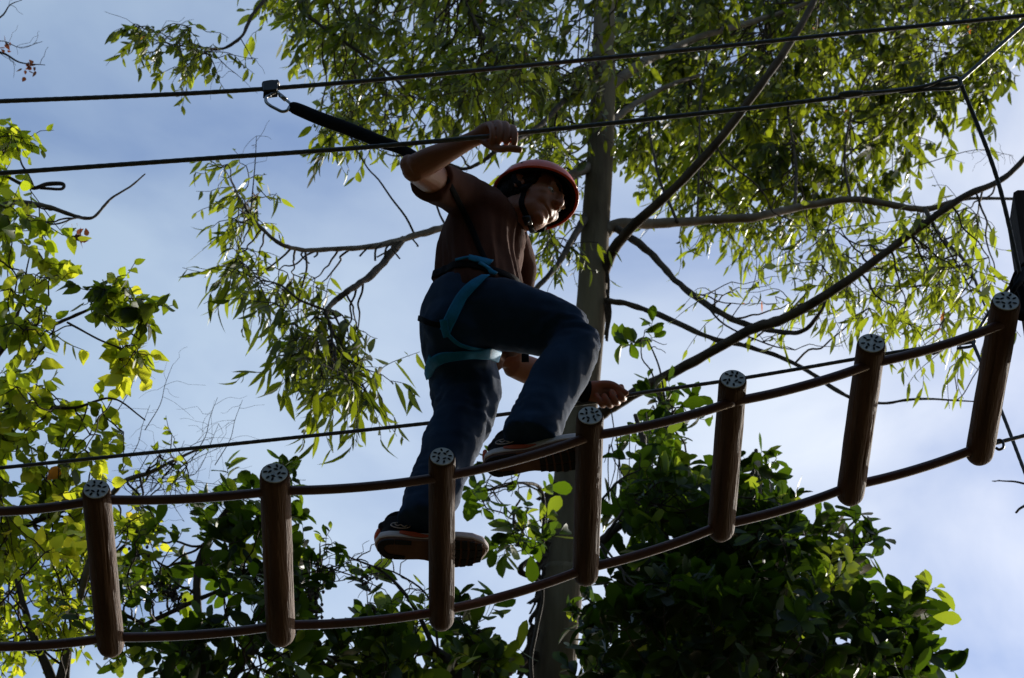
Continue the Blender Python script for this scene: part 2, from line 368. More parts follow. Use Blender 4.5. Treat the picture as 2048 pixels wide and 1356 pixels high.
cab('stay_cable', [(1945, 684, YHF), (1975, 630, YHF + .02), (2030, 560, YHF - .1)], 3.2, 'short steel stay rising behind the top of the last log step')
cab('tail_cable', [(1968, 893, YN + .64), (2000, 884, YN + .66), (2100, 858, YN + .7)], 4.0, 'thin cable end leaving the last log step toward the right edge')
# doubled-back ends
def splice(pts, rpx, label):
    mb = MB(); ps = [P(*p) for p in pts]; mb.tube(ps, rpx / ppm(ps[0]), n=10, sub=5)
    for (p, q) in ((ps[0], ps[1]),):
        d = (q - p).normalized(); mb.loft([(p - d * .03, rpx * 1.5 / ppm(p), rpx * 1.5 / ppm(p)), (p, rpx * 2.1 / ppm(p), rpx * 1.7 / ppm(p)), (p + d * .035, rpx * 1.5 / ppm(p), rpx * 1.5 / ppm(p))], n=12, sub=3)
    o = retarget(link('cable_loop', mb.mesh(), M['cable'])); return tag(o, label, 'cable loop')
splice([(1700, 188, YHN - .01), (1790, 181, YHN - .012), (1850, 172, YHN - .012), (1890, 158, YHN - .01), (1914, 155, YHN), (1922, 168, YHN), (1905, 177, YHN), (1860, 179, YHN - .004), (1800, 185, YHN)], 3.6, 'clamped loop at the end of the upper hand cable')
splice([(1880, 698, YHF - .01), (1905, 683, YHF - .01), (1930, 677, YHF), (1948, 680, YHF), (1944, 692, YHF), (1915, 697, YHF)], 3.0, 'clamped loop at the end of the lower hand cable, beside the last log step')
# hook at tail
mb = MB(); a = P(1998, 886, YN + .655)
mb.tube([a + Vector(q) for q in ((-.012, 0, .006), (.004, 0, .012), (.012, 0, 0), (.010, 0, -.018), (-.002, 0, -.026), (-.010, 0, -.02))], .0042, n=10, sub=5)
tag(retarget(link('cable_clamp', mb.mesh(), M['blackmetal'])), 'small dark hook clamp on the thin cable right of the last log step', 'clamp')

# dark post on the right edge with its hardware
a = P(2028, 380, YN + .15); hw = .085; cx = a.x + hw; top = a.z
mb = MB(); segs = 40; V = []; F = []; prof = []
for (sx, sy) in ((-1, -1), (1, -1), (1, 1), (-1, 1)):
    for (ox, oy) in (((0, .12), (.12, 0)) if sx * sy > 0 else ((.12, 0), (0, .12))): prof.append((sx * (1 - ox), sy * (1 - oy)))
n = len(prof)
for k in range(segs + 1):
    z = top * k / segs
    for (px_, py_) in prof:
        d_ = 1 + .03 * noise.noise(Vector((px_ * 2, py_ * 2, z * .8))); V.append((cx + hw * px_ * d_, YN + .15 + hw + hw * py_ * d_, z))
for k in range(segs):
    for j in range(n): j2 = (j + 1) % n; F.append((k * n + j, k * n + j2, (k + 1) * n + j2, (k + 1) * n + j))
F.append(tuple(segs * n + j for j in range(n)))
mb.add(V, F); e = empty('anchor_post', (cx, YN + .15 + hw, 0), 'dark square wooden post at the right edge anchoring the bridge', 'post')
link('pole', mb.mesh(), M['post'], e, smooth=False)
mb = MB(); zc = P(2040, 565, YN + .2).z
for dz in (-.03, 0, .03):
    mb.loft([(Vector((cx + (hw + .025) * math.cos(t), YN + .15 + hw + (hw + .025) * math.sin(t), zc + dz)), .012, .012) for t in [R(q) for q in range(0, 361, 20)]], n=8, sub=1, ref=Vector((0, 0, 1)), cap=0)
link('rope_wrap', mb.mesh(), M['black'], e)
mb = MB(); p0 = P(2048, 540, YN + .08); p1 = P(2020, 594, YN + .01)
mb.tube([p0, P(2042, 560, YN + .02), P(2030, 575, YN), p1], .011, .006, n=10, sub=5)
mb.tube([P(2052, 545, YN + .1), P(2036, 562, YN + .06), P(2046, 590, YN + .05), P(2052, 632, YN + .06)], .014, .012, n=10, sub=5)
mb.ell(P(2044, 630, YN + .06), (.02, .014, .02))
link('rope_tail', mb.mesh(), M['black'], e)

# ------------------------------------------------------------------ person
def q(px, py, Y, hw, b=None):      # loft station from photograph pixels; hw in pixels
    p = P(px, py, Y); s = ppm(p); return (p, hw / s, (hw if b is None else b) / s)
pelv = P(915, 672, Y0)
person = empty('person', (pelv.x, Y0, logs[2][0].z + .04), 'person in red helmet, brown shirt and blue jeans stepping across the log bridge', 'person')
YUP = Vector((0, 1, 0))
# foot placement
zl3 = logs[2][0].z + logs[2][2]; zl4 = logs[3][0].z + logs[3][2]
footL = PZ(882, 1092, zl3)         # point of the rear sole over log 3
footR = PZ(1172, 922, zl4)
print('FEET', footL, footR, 'YN', YN, 'Z', zl3, zl4)

jl = MB()
def legs(mb, k=1.0, ext=0):
    # pelvis
    mb.loft([(P(932, 628, Y0), .112 * k, .165 * k), (P(924, 645, Y0), .118 * k, .172 * k), (P(920, 690, Y0), .113 * k, .170 * k), (P(928, 725, Y0), .085 * k, .14 * k)], ref=YUP, n=28)
    mb.ell(P(905, 650, Y0 - .08), (.085 * k, .085 * k, .085 * k)); mb.ell(P(902, 700, Y0 + .07), (.08 * k, .085 * k, .10 * k))
    # right thigh (near), shin
    YR = Y0 - .09; YK = Y0 - .10
    mb.loft([q(925, 635, YR, 70 * k, 60 * k), q(985, 628, YR, 76 * k, 66 * k), q(1050, 638, YR - .01, 69 * k, 62 * k), q(1110, 655, YK, 59 * k, 56 * k), q(1148, 668, YK, 53 * k, 50 * k)], n=24)
    YA = footR.y - .01
    mb.loft([q(1150, 668, YK, 50 * k, 50 * k), q(1146, 700, YK, 52 * k, 50 * k), q(1124, 745, (YK * .7 + YA * .3), 55 * k, 52 * k), q(1098, 795, (YK * .4 + YA * .6), 56 * k, 50 * k), q(1074, 845, YA, 56 * k, 50 * k), q(1060, 880, YA, 57 * k, 54 * k)][:6 + ext * 2], n=24, cap=.05)
    # left thigh / shin (far)
    YL = Y0 + .09; YF_ = footL.y
    mb.loft([q(922, 715, YL, 66 * k, 60 * k), q(930, 765, YL, 72 * k, 66 * k), q(929, 825, (YL + YF_) / 2, 62 * k, 60 * k), q(905, 880, (YL + YF_) / 2, 57 * k, 56 * k), q(885, 935, YF_, 55 * k, 52 * k), q(863, 995, YF_, 53 * k, 50 * k), q(846, 1052, YF_, 57 * k, 56 * k)][:7 + ext * 2], n=24, cap=.05)
legs(jl)
jme = remeshed(jl, .009, 5)
c = verts(jme); nn = norms(jme)
kneeR = np.array(P(1150, 668, Y0 - .1)); kneeL = np.array(P(925, 850, Y0 + .1)); hipR = np.array(P(925, 680, Y0 - .1)); ankR = np.array(P(1061, 860, footR.y)); ankL = np.array(P(850, 1030, footL.y)); pel = np.array(pelv)
def foldnoise(p, s): return noise.noise(Vector(p * s))
d = np.empty(len(c))
for i, p in enumerate(c):
    a = 0
    # creases radiating round knees, hips and stacked at the hems
    for (ctr, rad, amp, fr) in ((kneeR, .17, .010, 34), (kneeL, .2, .010, 26), (hipR, .17, .008, 26), (ankR, .16, .009, 32), (ankL, .20, .010, 28)):
        dist = np.linalg.norm(p - ctr)
        if dist < rad:
            wv = (1 - dist / rad) ** .7; a += amp * wv * (1 - abs(2 * foldnoise(np.array([p[0] * .35, p[1] * .6, p[2] * 1.0]), fr))) * 1.0 - amp * wv * .6
    a += .006 * foldnoise(p, 9) + .003 * foldnoise(np.array([p[0] * 1.3, p[1], p[2] * .5]), 30)
    # long vertical folds on the standing leg
    if p[2] < pel[2] - .12 and p[0] < kneeR[0] - .15: a += .007 * foldnoise(np.array([p[0] + .25 * p[2], p[1], p[2] * .12]), 24)
    d[i] = a
c += nn * d[:, None]; setv(jme, c)
jeans = link('jeans', jme, M['denim'], person)
print('jeans', len(jme.vertices))

# shirt
neck = P(1008, 424, Y0 - .02); shR = P(922, 388, Y0 - .16); shL = P(1030, 530, Y0 + .16)
elR = P(829, 336, YHN + .07); wrR = P(957, 273, YHN + .035); elL = P(1024, 728, Y0 + .32); wrL = P(1172, 783, YHF - .015)
def torso(mb, k=1.0, hem=True):
    st = [(P(957, 655, Y0), .142 * k, .180 * k), (P(957, 628, Y0), .137 * k, .176 * k)] if hem else [(P(938, 640, Y0), .10 * k, .15 * k)]
    st += [(P(957, 590, Y0), .124 * k, .165 * k), (P(956, 545, Y0), .117 * k, .160 * k), (P(960, 500, Y0), .117 * k, .165 * k), (P(966, 465, Y0), .112 * k, .165 * k), (P(980, 438, Y0), .085 * k, .135 * k), (P(996, 420, Y0), .055 * k, .08 * k)]
    mb.loft(st, ref=YUP, n=32, cap=.12 if hem else .5)
    # shoulders
    mb.loft([(P(1000, 425, Y0 - .03), .050 * k, .055 * k), (P(965, 408, Y0 - .09), .060 * k, .060 * k), (shR, .064 * k, .064 * k)], n=20)
    mb.loft([(P(1000, 440, Y0 + .03), .050 * k, .055 * k), (P(1015, 480, Y0 + .09), .058 * k, .060 * k), (shL, .060 * k, .060 * k)], n=20)
    mb.ell(P(975, 470, Y0 - .02), (.10 * k, .16 * k, .09 * k))
sh = MB(); torso(sh)
# sleeves
slv = shR.lerp(elR, .63)
sh.loft([(shR, .064, .064), (shR.lerp(elR, .30), .062, .062), (slv, .060, .060)], n=20, cap=.02)
sh.loft([(shL, .062, .062), (shL.lerp(elL, .35), .062, .062), (shL.lerp(elL, .70), .064, .064)], n=20, cap=.02)
sme = remeshed(sh, .008, 4)
c = verts(sme); nn = norms(sme); d = np.empty(len(c)); nk = np.array(neck); sr = np.array(shR); chest = np.array(P(960, 500, Y0))
for i, p in enumerate(c):
    # pulled from the raised shoulder: folds run from the shoulder down to the hem
    rel = p - sr; dist = np.linalg.norm(rel)
    zt = (p[2] - chest[2]); cxx = chest[0] + .02 - .06 * zt; ang = math.atan2(p[1] - Y0, p[0] - cxx)
    f = noise.noise(Vector((ang * 2.6 + zt * .8, zt * 1.3, 3.3))); f2 = noise.noise(Vector((ang * 6.5 + zt * 1.4, zt * 1.8, 7.7)))
    wgt = min(1, max(.15, (dist - .08) / .15))
    a = (.018 * (1 - abs(2 * f)) + .008 * (1 - abs(2 * f2))) * wgt - .011 * wgt
    a += .005 * noise.noise(Vector((p[0] * 14, p[1] * 14, p[2] * 9 + p[0] * 8)))
    d[i] = a
c += nn * d[:, None]; setv(sme, c)
shirt = link('shirt', sme, M['shirt'], person)

# head frame
HC = P(1062, 405, Y0 - .055)
yaw, pit, rol = R(-27), R(21), R(-16)
HR = (Matrix.Rotation(yaw, 3, 'Z') @ Matrix.Rotation(pit, 3, 'Y') @ Matrix.Rotation(rol, 3, 'X'))
def H(x, y, z): return HC + HR @ Vector((x, y, z))
body = MB()
HS = .97
def he(c, r, rot=None): body.ell(H(*[x * HS for x in c]), [x * HS for x in r], HR @ rot if rot else HR)
he((-.012, 0, .035), (.098, .077, .090)); he((.031, 0, -.015), (.066, .066, .086)); he((.032, 0, -.066), (.056, .052, .042))
he((.050, 0, -.076), (.044, .044, .034)); he((.058, 0, -.044), (.040, .044, .038)); he((.078, 0, -.098), (.018, .024, .015)); he((.028, .034, -.066), (.048, .020, .032)); he((.028, -.034, -.066), (.048, .020, .032))
for s in (-1, 1):
    he((.082, s * .028, .030), (.014, .026, .009)); he((.064, s * .040, -.018), (.026, .022, .020)); he((.103, s * .013, -.024), (.009, .008, .008))
    he((.0780, s * .0305, .0155), (.0125, .0160, .0075)); he((.0775, s * .0305, .0000), (.0120, .0150, .0060))
    rt = Matrix.Rotation(s * R(-18), 3, 'Z') @ Matrix.Rotation(R(-12), 3, 'Y')
    he((-.008, s * .079, .000), (.019, .006, .031), rt); he((-.016, s * .087, .006), (.012, .005, .026), rt); he((-.004, s * .081, -.026), (.009, .006, .011), rt)
body.loft([(H(.092, 0, .030), .009, .009), (H(.101, 0, .006), .010, .010), (H(.112, 0, -.018), .012, .013), (H(.106, 0, -.028), .010, .012)], n=14)
he((.089, 0, -.0535), (.010, .026, .0066)); he((.086, 0, -.0665), (.010, .022, .0072)); he((.062, .030, -.036), (.030, .024, .030)); he((.062, -.030, -.036), (.030, .024, .030)); he((.080, .024, -.055), (.010, .012, .006)); he((.080, -.024, -.055), (.010, .012, .006))
# neck
body.loft([(P(985, 450, Y0), .062, .068), (P(1008, 428, Y0 - .02), .056, .060), (H(-.022, 0, -.075), .055, .055), (H(-.010, 0, -.02), .056, .056)], n=22)
# torso and legs under the clothes, slimmer than the clothes
torso(body, .84, hem=False); legs(body, .66, -2)
# arms
def arm(mb, s, e, w_, rs):
    mb.loft([(s, rs[0], rs[0]), (s.lerp(e, .5), rs[1], rs[1]), (e.lerp(s, .12), rs[2], rs[2]), (e, rs[2] * .95, rs[2] * .95)], n=20)
    mb.loft([(e, rs[2] * .92, rs[2] * .92), (e.lerp(w_, .25), rs[3], rs[3]), (e.lerp(w_, .55), rs[4], rs[4]), (e.lerp(w_, .85), rs[5], rs[5] * .85), (w_, rs[5] * 1.02, rs[5] * .8)], n=20)
arm(body, shR, elR, wrR, (.050, .049, .041, .038, .030, .0235))
body.ell(P(818, 328, YHN + .075), (.026, .026, .028))
arm(body, shL, elL, wrL, (.048, .046, .041, .042, .036, .030))
# right hand, over the near hand cable
hs = 1 / ppm(P(1000, 270, YHN))
def hq(px, py, dY, r, Y=None): return (P(px, py, (YHN if Y is None else Y) + dY), r, r)
body.loft([(wrR, .0235, .020), (P(969, 266, YHN + .03), .027, .020), (P(984, 262, YHN + .022), .029, .020), (P(1003, 261, YHN + .018), .028, .018), (P(1019, 265, YHN + .016), .021, .016)], n=20)
for (x, y, r, ln) in ((981, 249, .0084, .90), (996, 245, .0092, 1.0), (1011, 247, .0093, 1.02), (1026, 254, .0090, .94)):
    body.loft([hq(x - 7, y + 6, .014, r * 1.08), hq(x - 1, y + 1, -.006, r * 1.1), hq(x + 3, y + 9, -.021, r), hq(x + 4, y + 20 * ln, -.021, r * .98), hq(x + 3, y + 33 * ln, -.014, r * .95), hq(x + 1, y + 41 * ln, -.004, r * .86)], n=14, sub=4)
body.loft([hq(967, 280, .030, .013), hq(982, 291, .014, .0125), hq(1000, 298, -.002, .0105), hq(1018, 297, -.010, .0098), hq(1031, 298, -.012, .0108), hq(1042, 300, -.012, .0085)], n=14, sub=4)
# left hand, closed on the far hand cable, palm side toward the viewer
body.loft([(wrL, .030, .024), (P(1188, 784, YHF - .018), .034, .022), (P(1206, 786, YHF - .006), .036, .020), (P(1224, 786, YHF + .008), .030, .018)], n=20)
body.loft([hq(1184, 774, -.03, .015, YHF), hq(1205, 770, -.034, .0145, YHF), hq(1224, 770, -.034, .012, YHF), hq(1241, 779, -.030, .0098, YHF), hq(1255, 787, -.024, .0075, YHF)], n=14, sub=4)
for (x, y, r) in ((1203, 808, .0090), (1218, 808, .0098), (1232, 803, .0100), (1244, 795, .0098)):
    body.loft([hq(x - 3, y - 22, .022, r * 1.1, YHF), hq(x + 2, y - 6, .020, r * 1.1, YHF), hq(x + 3, y + 2, .004, r * 1.08, YHF), hq(x, y + 1, -.014, r, YHF), hq(x - 5, y - 8, -.025, r * .96, YHF), hq(x - 10, y - 18, -.027, r * .85, YHF)], n=14, sub=4)
bme = remeshed(body, .0030, 2, .4)
# sculpt: eye sockets, mouth line, nostrils
c = verts(bme); ne = len(bme.edges); ed = np.empty(ne * 2, dtype=np.int32); bme.edges.foreach_get('vertices', ed); ed = ed.reshape(-1, 2)
lc0 = (c - np.array(HC)) @ np.array(HR.transposed()).T / HS; msk = (np.abs(lc0[:, 1]) < .072) & (lc0[:, 0] > .0) & (lc0[:, 0] < .14) & (lc0[:, 2] < .13) & (lc0[:, 2] > -.125)
deg = np.bincount(ed.reshape(-1), minlength=len(c))[:, None]; wm = np.where(msk, .6, 0)[:, None]
for _ in range(11):
    acc = np.zeros_like(c); np.add.at(acc, ed[:, 0], c[ed[:, 1]]); np.add.at(acc, ed[:, 1], c[ed[:, 0]]); c = c * (1 - wm) + wm * acc / np.maximum(deg, 1)
HRi = np.array(HR.transposed()); loc = (c - np.array(HC)) @ HRi.T / HS
def dent(ctr, sig, amt, direction=(-1, 0, 0)):
    global c
    dd = ((loc - np.array(ctr)) / np.array(sig)); wv = np.exp(-(dd ** 2).sum(1)); wv[wv < .02] = 0
    c = c + (np.array(HR) @ np.array(direction))[None, :] * (wv * amt)[:, None]
for s in (-1, 1):
    dent((.088, s * .031, .008), (.02, .015, .010), .006)
    dent((.108, s * .008, -.034), (.010, .005, .005), .008, (0, 0, 1)); dent((-.006, s * .086, .002), (.009, .01, .014), .006, (0, -s, 0))
    dent((.088, s * .029, -.056), (.014, .006, .004), .004)
dent((.098, 0, -.060), (.03, .026, .0028), .006)
dent((.094, 0, -.080), (.02, .018, .007), .003)
setv(bme, c)
bodyo = link('body', bme, M['skin'], person); print('body', len(bme.vertices))
# eyes, brows, hair
for s in (-1, 1):
    mb = MB(); mb.ell(H(.0745, s * .0305, .0075), (.0115, .0125, .0105), HR); mb2 = MB()
    e_ = link('eye', mb.mesh(), M['eyewhite'], person)
    mb2.ell(H(.0822, s * .0300, .0075), (.0050, .0052, .0052), HR); link('iris', mb2.mesh(), M['iris'], e_)
    mb = MB(); mb.loft([(H(.094, s * .014, .027), .003, .003), (H(.094, s * .028, .032), .0045, .0035), (H(.081, s * .046, .027), .0025, .0025)], n=8)
    link('eyebrow', remeshed(mb, .0025, 1), M['hair'], person)
mb = MB(); mb.ell(H(-.030, 0, .020), (.084, .0835, .088), HR, nu=28, nv=18); mb.ell(H(-.060, 0, -.030), (.042, .058, .045), HR); mb.box(H(.022, -.066, .025), (.016, .010, .026), HR); mb.box(H(.022, .066, .025), (.016, .010, .026), HR)
hm = remeshed(mb, .004, 4); c = verts(hm); nn = norms(hm)
c += nn * np.array([.0035 * noise.noise(Vector((p[0] * 160, p[1] * 160, p[2] * 70))) for p in c])[:, None]; setv(hm, c)
link('hair', hm, M['hair'], person)

# helmet
helm = bpy.data.objects.new('helmet', None); col.objects.link(helm); helm.parent = person; helm.location = H(0, 0, .06) - person.location
HO = Vector((-.004, 0, .036))
def rimz(th):   # rim height (local z) as a function of azimuth (0 = front)
    return .030 + .024 * math.cos(th) + .006 * math.cos(2 * th)
def shell(mb, r, inner, nseg=64, nr=20, m=0):
    V = []; F = []
    for (rr, fl) in ((r, False), (inner, True)):
        base = len(V)
        for i in range(nr + 1):
            for j in range(nseg):
                th = 2 * math.pi * j / nseg
                zb = (rimz(th) - HO.z) / rr[2]; ph1 = math.acos(max(-1, min(1, zb))); ph = ph1 * i / nr
                V.append(H(HO.x + rr[0] * math.sin(ph) * math.cos(th) * (1.0 + .015 * math.cos(th)), rr[1] * math.sin(ph) * math.sin(th), HO.z + rr[2] * math.cos(ph)))
        for i in range(nr):
            for j in range(nseg):
                j2 = (j + 1) % nseg; qd = (base + i * nseg + j, base + (i + 1) * nseg + j, base + (i + 1) * nseg + j2, base + i * nseg + j2); F.append(qd[::-1] if fl else qd)
    k = (nr + 1) * nseg
    for j in range(nseg):
        j2 = (j + 1) % nseg; F.append((nr * nseg + j, k + nr * nseg + j, k + nr * nseg + j2, nr * nseg + j2))
    mb.add(V, F, m)
mb = MB(); shell(mb, (.130, .108, .106), (.126, .104, .102))
# rolled lip round the rim
lip = []
for j in range(65):
    th = 2 * math.pi * j / 64; lip.append((H(HO.x + .1295 * math.cos(th) * (1 + .015 * math.cos(th)), .1075 * math.sin(th), rimz(th)), .0042, .0042))
mb.loft(lip, n=8, sub=1, ref=HR @ Vector((0, 0, 1)), cap=0)
link('helmet_shell', mb.mesh(), M['helmet'], helm)
mb = MB(); HO_z = HO.z; shell(mb, (.1255, .1035, .1015), (.113, .091, .094)); link('helmet_lining', mb.mesh(), M['foam'], helm)
for (th, z) in ((-R(95), .052), (R(95), .052), (-R(40), .05), (R(180), .05), (R(40), .05)):
    rr = math.sqrt(max(0, 1 - ((z - HO.z) / .106) ** 2)) * .96
    mb = MB(); mb.ell(H(HO.x + .136 * rr * math.cos(th), .111 * rr * math.sin(th), z), (.004, .004, .004))
    link('rivet', mb.mesh(), M['blackmetal'], helm)

def ribbon(pts, width, thick, widthdirs, mb=None, m=0, closed=False):
    mb = mb or MB(); n = len(pts); V = []; F = []
    for i in range(n):
        a = pts[i]; T = (pts[(i + 1) % n if closed else min(i + 1, n - 1)] - pts[(i - 1) % n if closed else max(i - 1, 0)]).normalized()
        nrm = widthdirs[i]; nrm = (nrm - T * nrm.dot(T)).normalized(); wd = T.cross(nrm)
        for (sx, sz) in ((-1, 0), (-.8, 1), (.8, 1), (1, 0), (.8, -.6), (-.8, -.6)):
            V.append(a + wd * (sx * (width[i] if isinstance(width, list) else width) / 2) + nrm * (sz * thick / 2))
    K = 6
    for i in range(n if closed else n - 1):
        for j in range(K):
            i2 = (i + 1) % n; F.append((i * K + j, i * K + (j + 1) % K, i2 * K + (j + 1) % K, i2 * K + j))
    if not closed: F.append(tuple(range(K))[::-1]); F.append(tuple(range((n - 1) * K, n * K)))
    mb.add(V, F, m); return mb
def spl(pts, sub=6): return [Vector(p) for p in catmull([tuple(p) for p in pts], sub)]
bvb = BVHTree.FromPolygons([tuple(v) for v in verts(bme) + np.array(person.location)], [tuple(p.vertices) for p in bme.polygons]) 
def hug(p, nrm_from, off, bv):
    hit = bv.find_nearest(p)
    if hit[0] is None: return p, nrm_from
    return hit[0] + hit[1] * off, hit[1]
for s in (-1, 1):
    for path in ([(.036, s * .088, .045), (.030, s * .082, .02), (.024, s * .072, -.012), (.022, s * .066, -.035), (.026, s * .060, -.07), (.036, s * .045, -.098), (.046, s * .022, -.116), (.048, 0, -.120)],
                 [(-.040, s * .088, .035), (-.026, s * .096, .005), (-.008, s * .090, -.018), (.022, s * .070, -.035)]):
        ps = spl([H(*[x * 1.0 for x in p]) for p in path]); qq = []; nd = []
        for p in ps:
            h, nr = hug(p, None, .0035, bvb)
            if (h - p).length > .02: h = p; nr = (p - HC).normalized()
            outw = (p - H(0, 0, p.z - HC.z if False else 0)).normalized()
            qq.append(h); nd.append((HR @ Vector((0, s, 0)) * .7 + (h - H(.0, 0, -.03)).normalized() * .6).normalized())
        link('chin_strap', ribbon(qq, .017, .004, nd).mesh(), M['black'], helm)
    mb = MB(); mb.box(H(.024, s * .073, -.034), (.011, .004, .011), HR); link('strap_buckle', mb.mesh(), M['black'], helm)
mb = MB(); mb.box(H(.055, -.012, -.121), (.012, .014, .005), HR); mb.tube([H(.05, -.01, -.12), H(.066, -.014, -.128), H(.070, -.018, -.142)], .003, .002); link('chin_buckle', mb.mesh(), M['blackmetal'], helm)

# harness
bvj = BVHTree.FromPolygons([tuple(v) for v in verts(jme) + np.array(person.location)], [tuple(p.vertices) for p in jme.polygons])
bvs = BVHTree.FromPolygons([tuple(v) for v in verts(sme) + np.array(person.location)], [tuple(p.vertices) for p in sme.polygons])
def cast(px, py, bvs_):
    best = None
    for b in bvs_:
        d = ray(px, py).normalized(); h = b.ray_cast(CAM, d)
        if h[0] is not None and (best is None or h[3] < best[3]): best = h
    return best
def surf_path(pts, bl, off=.004, sub=6):
    r = []; ns = []
    fine = catmull([tuple(p) for p in pts], sub)
    for p in fine:
        h = cast(p[0], p[1], bl)
        if h is None: continue
        if r and (h[0] - r[-1]).length > .12: continue
        r.append(h[0]); ns.append(h[1])
    # smooth
    for _ in range(3):
        r = [r[0]] + [(r[i - 1] + r[i] * 2 + r[i + 1]) / 4 for i in range(1, len(r) - 1)] + [r[-1]]
        ns = [ns[0]] + [((ns[i - 1] + ns[i] * 2 + ns[i + 1]) / 4).normalized() for i in range(1, len(ns) - 1)] + [ns[-1]]
    return [a + b * off for a, b in zip(r, ns)], ns
harness = bpy.data.objects.new('harness', None); col.objects.link(harness); harness.parent = person; harness.location = P(930, 600, Y0) - person.location
def loop3(p3, center, rmax, bl, off=.005, n=72):
    h = [cast(*p, bl)[0] for p in p3]; nrm = (h[1] - h[0]).cross(h[2] - h[0]).normalized()
    ctr = center - nrm * (center - h[0]).dot(nrm); u = (h[0] - ctr).normalized(); v = nrm.cross(u); pts = []; ns = []; rs = []
    for k in range(n):
        t = 2 * math.pi * k / n; d = u * math.cos(t) + v * math.sin(t); rr = None
        for b in bl:
            x = b.ray_cast(ctr, d)
            if x[0] is not None and (rr is None or x[3] > rr): rr = x[3]
        rs.append(min(rr or rmax, rmax)); ns.append(d)
    for _ in range(3): rs = [(rs[i - 1] + rs[i] * 2 + rs[(i + 1) % n]) / 4 for i in range(n)]
    pts = [ctr + ns[i] * (rs[i] + off) for i in range(n)]; n2 = []
    for p, d0 in zip(pts, ns):
        h = bl[0].find_nearest(p); n2.append((h[1] if h[0] is not None and h[1].dot(d0) > 0 else d0))
    for _ in range(4): n2 = [(n2[i - 1] + n2[i] * 2 + n2[(i + 1) % n]).normalized() for i in range(n)]
    return pts, n2
try:
    pr, nr_ = loop3([(880, 546), (935, 528), (1000, 545)], P(948, 602, Y0), .22, [bvs])
    link('waist_belt', ribbon(pr, .030, .004, nr_, closed=True).mesh(), M['black'], harness)
except Exception as ex: print('HARNESS', ex)
def band(name, pts, wpx, m, bl, off=.007):
    ps, ns = surf_path(pts, bl, off)
    if len(ps) > 2: return link(name, ribbon(ps, wpx / ppm(ps[0]), .005, ns).mesh(), m, harness)
band('waist_pad', [(936, 520), (955, 524), (984, 531)], 20, M['teal'], [bvs], .010)
band('waist_pad', [(912, 526), (925, 522), (938, 520)], 7, M['teal'], [bvs], .010)
band('hip_strap', [(958, 530), (975, 541), (985, 548), (992, 552)], 11, M['teal'], [bvs, bvj], .009)
band('leg_loop', [(1000, 549), (980, 553), (955, 567), (930, 590), (912, 618), (900, 643), (893, 662)], 25, M['teal'], [bvj], .009)
band('thigh_buckle', [(890, 640), (893, 655), (897, 672)], 17, M['teal'], [bvj], .013)
band('rear_strap', [(842, 637), (860, 645), (885, 650)], 12, M['black'], [bvj], .007)
band('under_strap', [(897, 668), (915, 685), (940, 694), (975, 702)], 9, M['teal'], [bvj], .006)
band('leg_loop', [(860, 748), (867, 727), (884, 714), (912, 708), (942, 705), (972, 706), (990, 711), (1003, 719)], 24, M['teal'], [bvj], .010)
band('strap_tail', [(868, 712), (862, 730), (858, 752)], 17, M['teal'], [bvj], .009)
band('shoulder_strap', [(884, 345), (905, 380), (925, 420), (945, 460), (960, 500), (975, 528)], 12, M['black'], [bvs], .003)
# strap end hanging behind the thigh
mb = MB(); a = P(1051, 702, Y0 + .02); b = P(1050, 722, Y0 + .02); mb.box((a + b) / 2, (.0105, .003, (a - b).length / 2 * 1.1), None); link('strap_end', mb.mesh(), M['black'], harness)
# wrist watch band on the lowered arm
mb = MB(); dirw = (wrL - elL).normalized(); c0 = wrL - dirw * .012
mb.loft([(c0 - dirw * .016, .0335, .030), (c0 - dirw * .013, .036, .032), (c0 + dirw * .013, .0355, .031), (c0 + dirw * .016, .033, .029)], n=24, sub=2, cap=0)
link('wrist_band', mb.mesh(), M['black'], person)

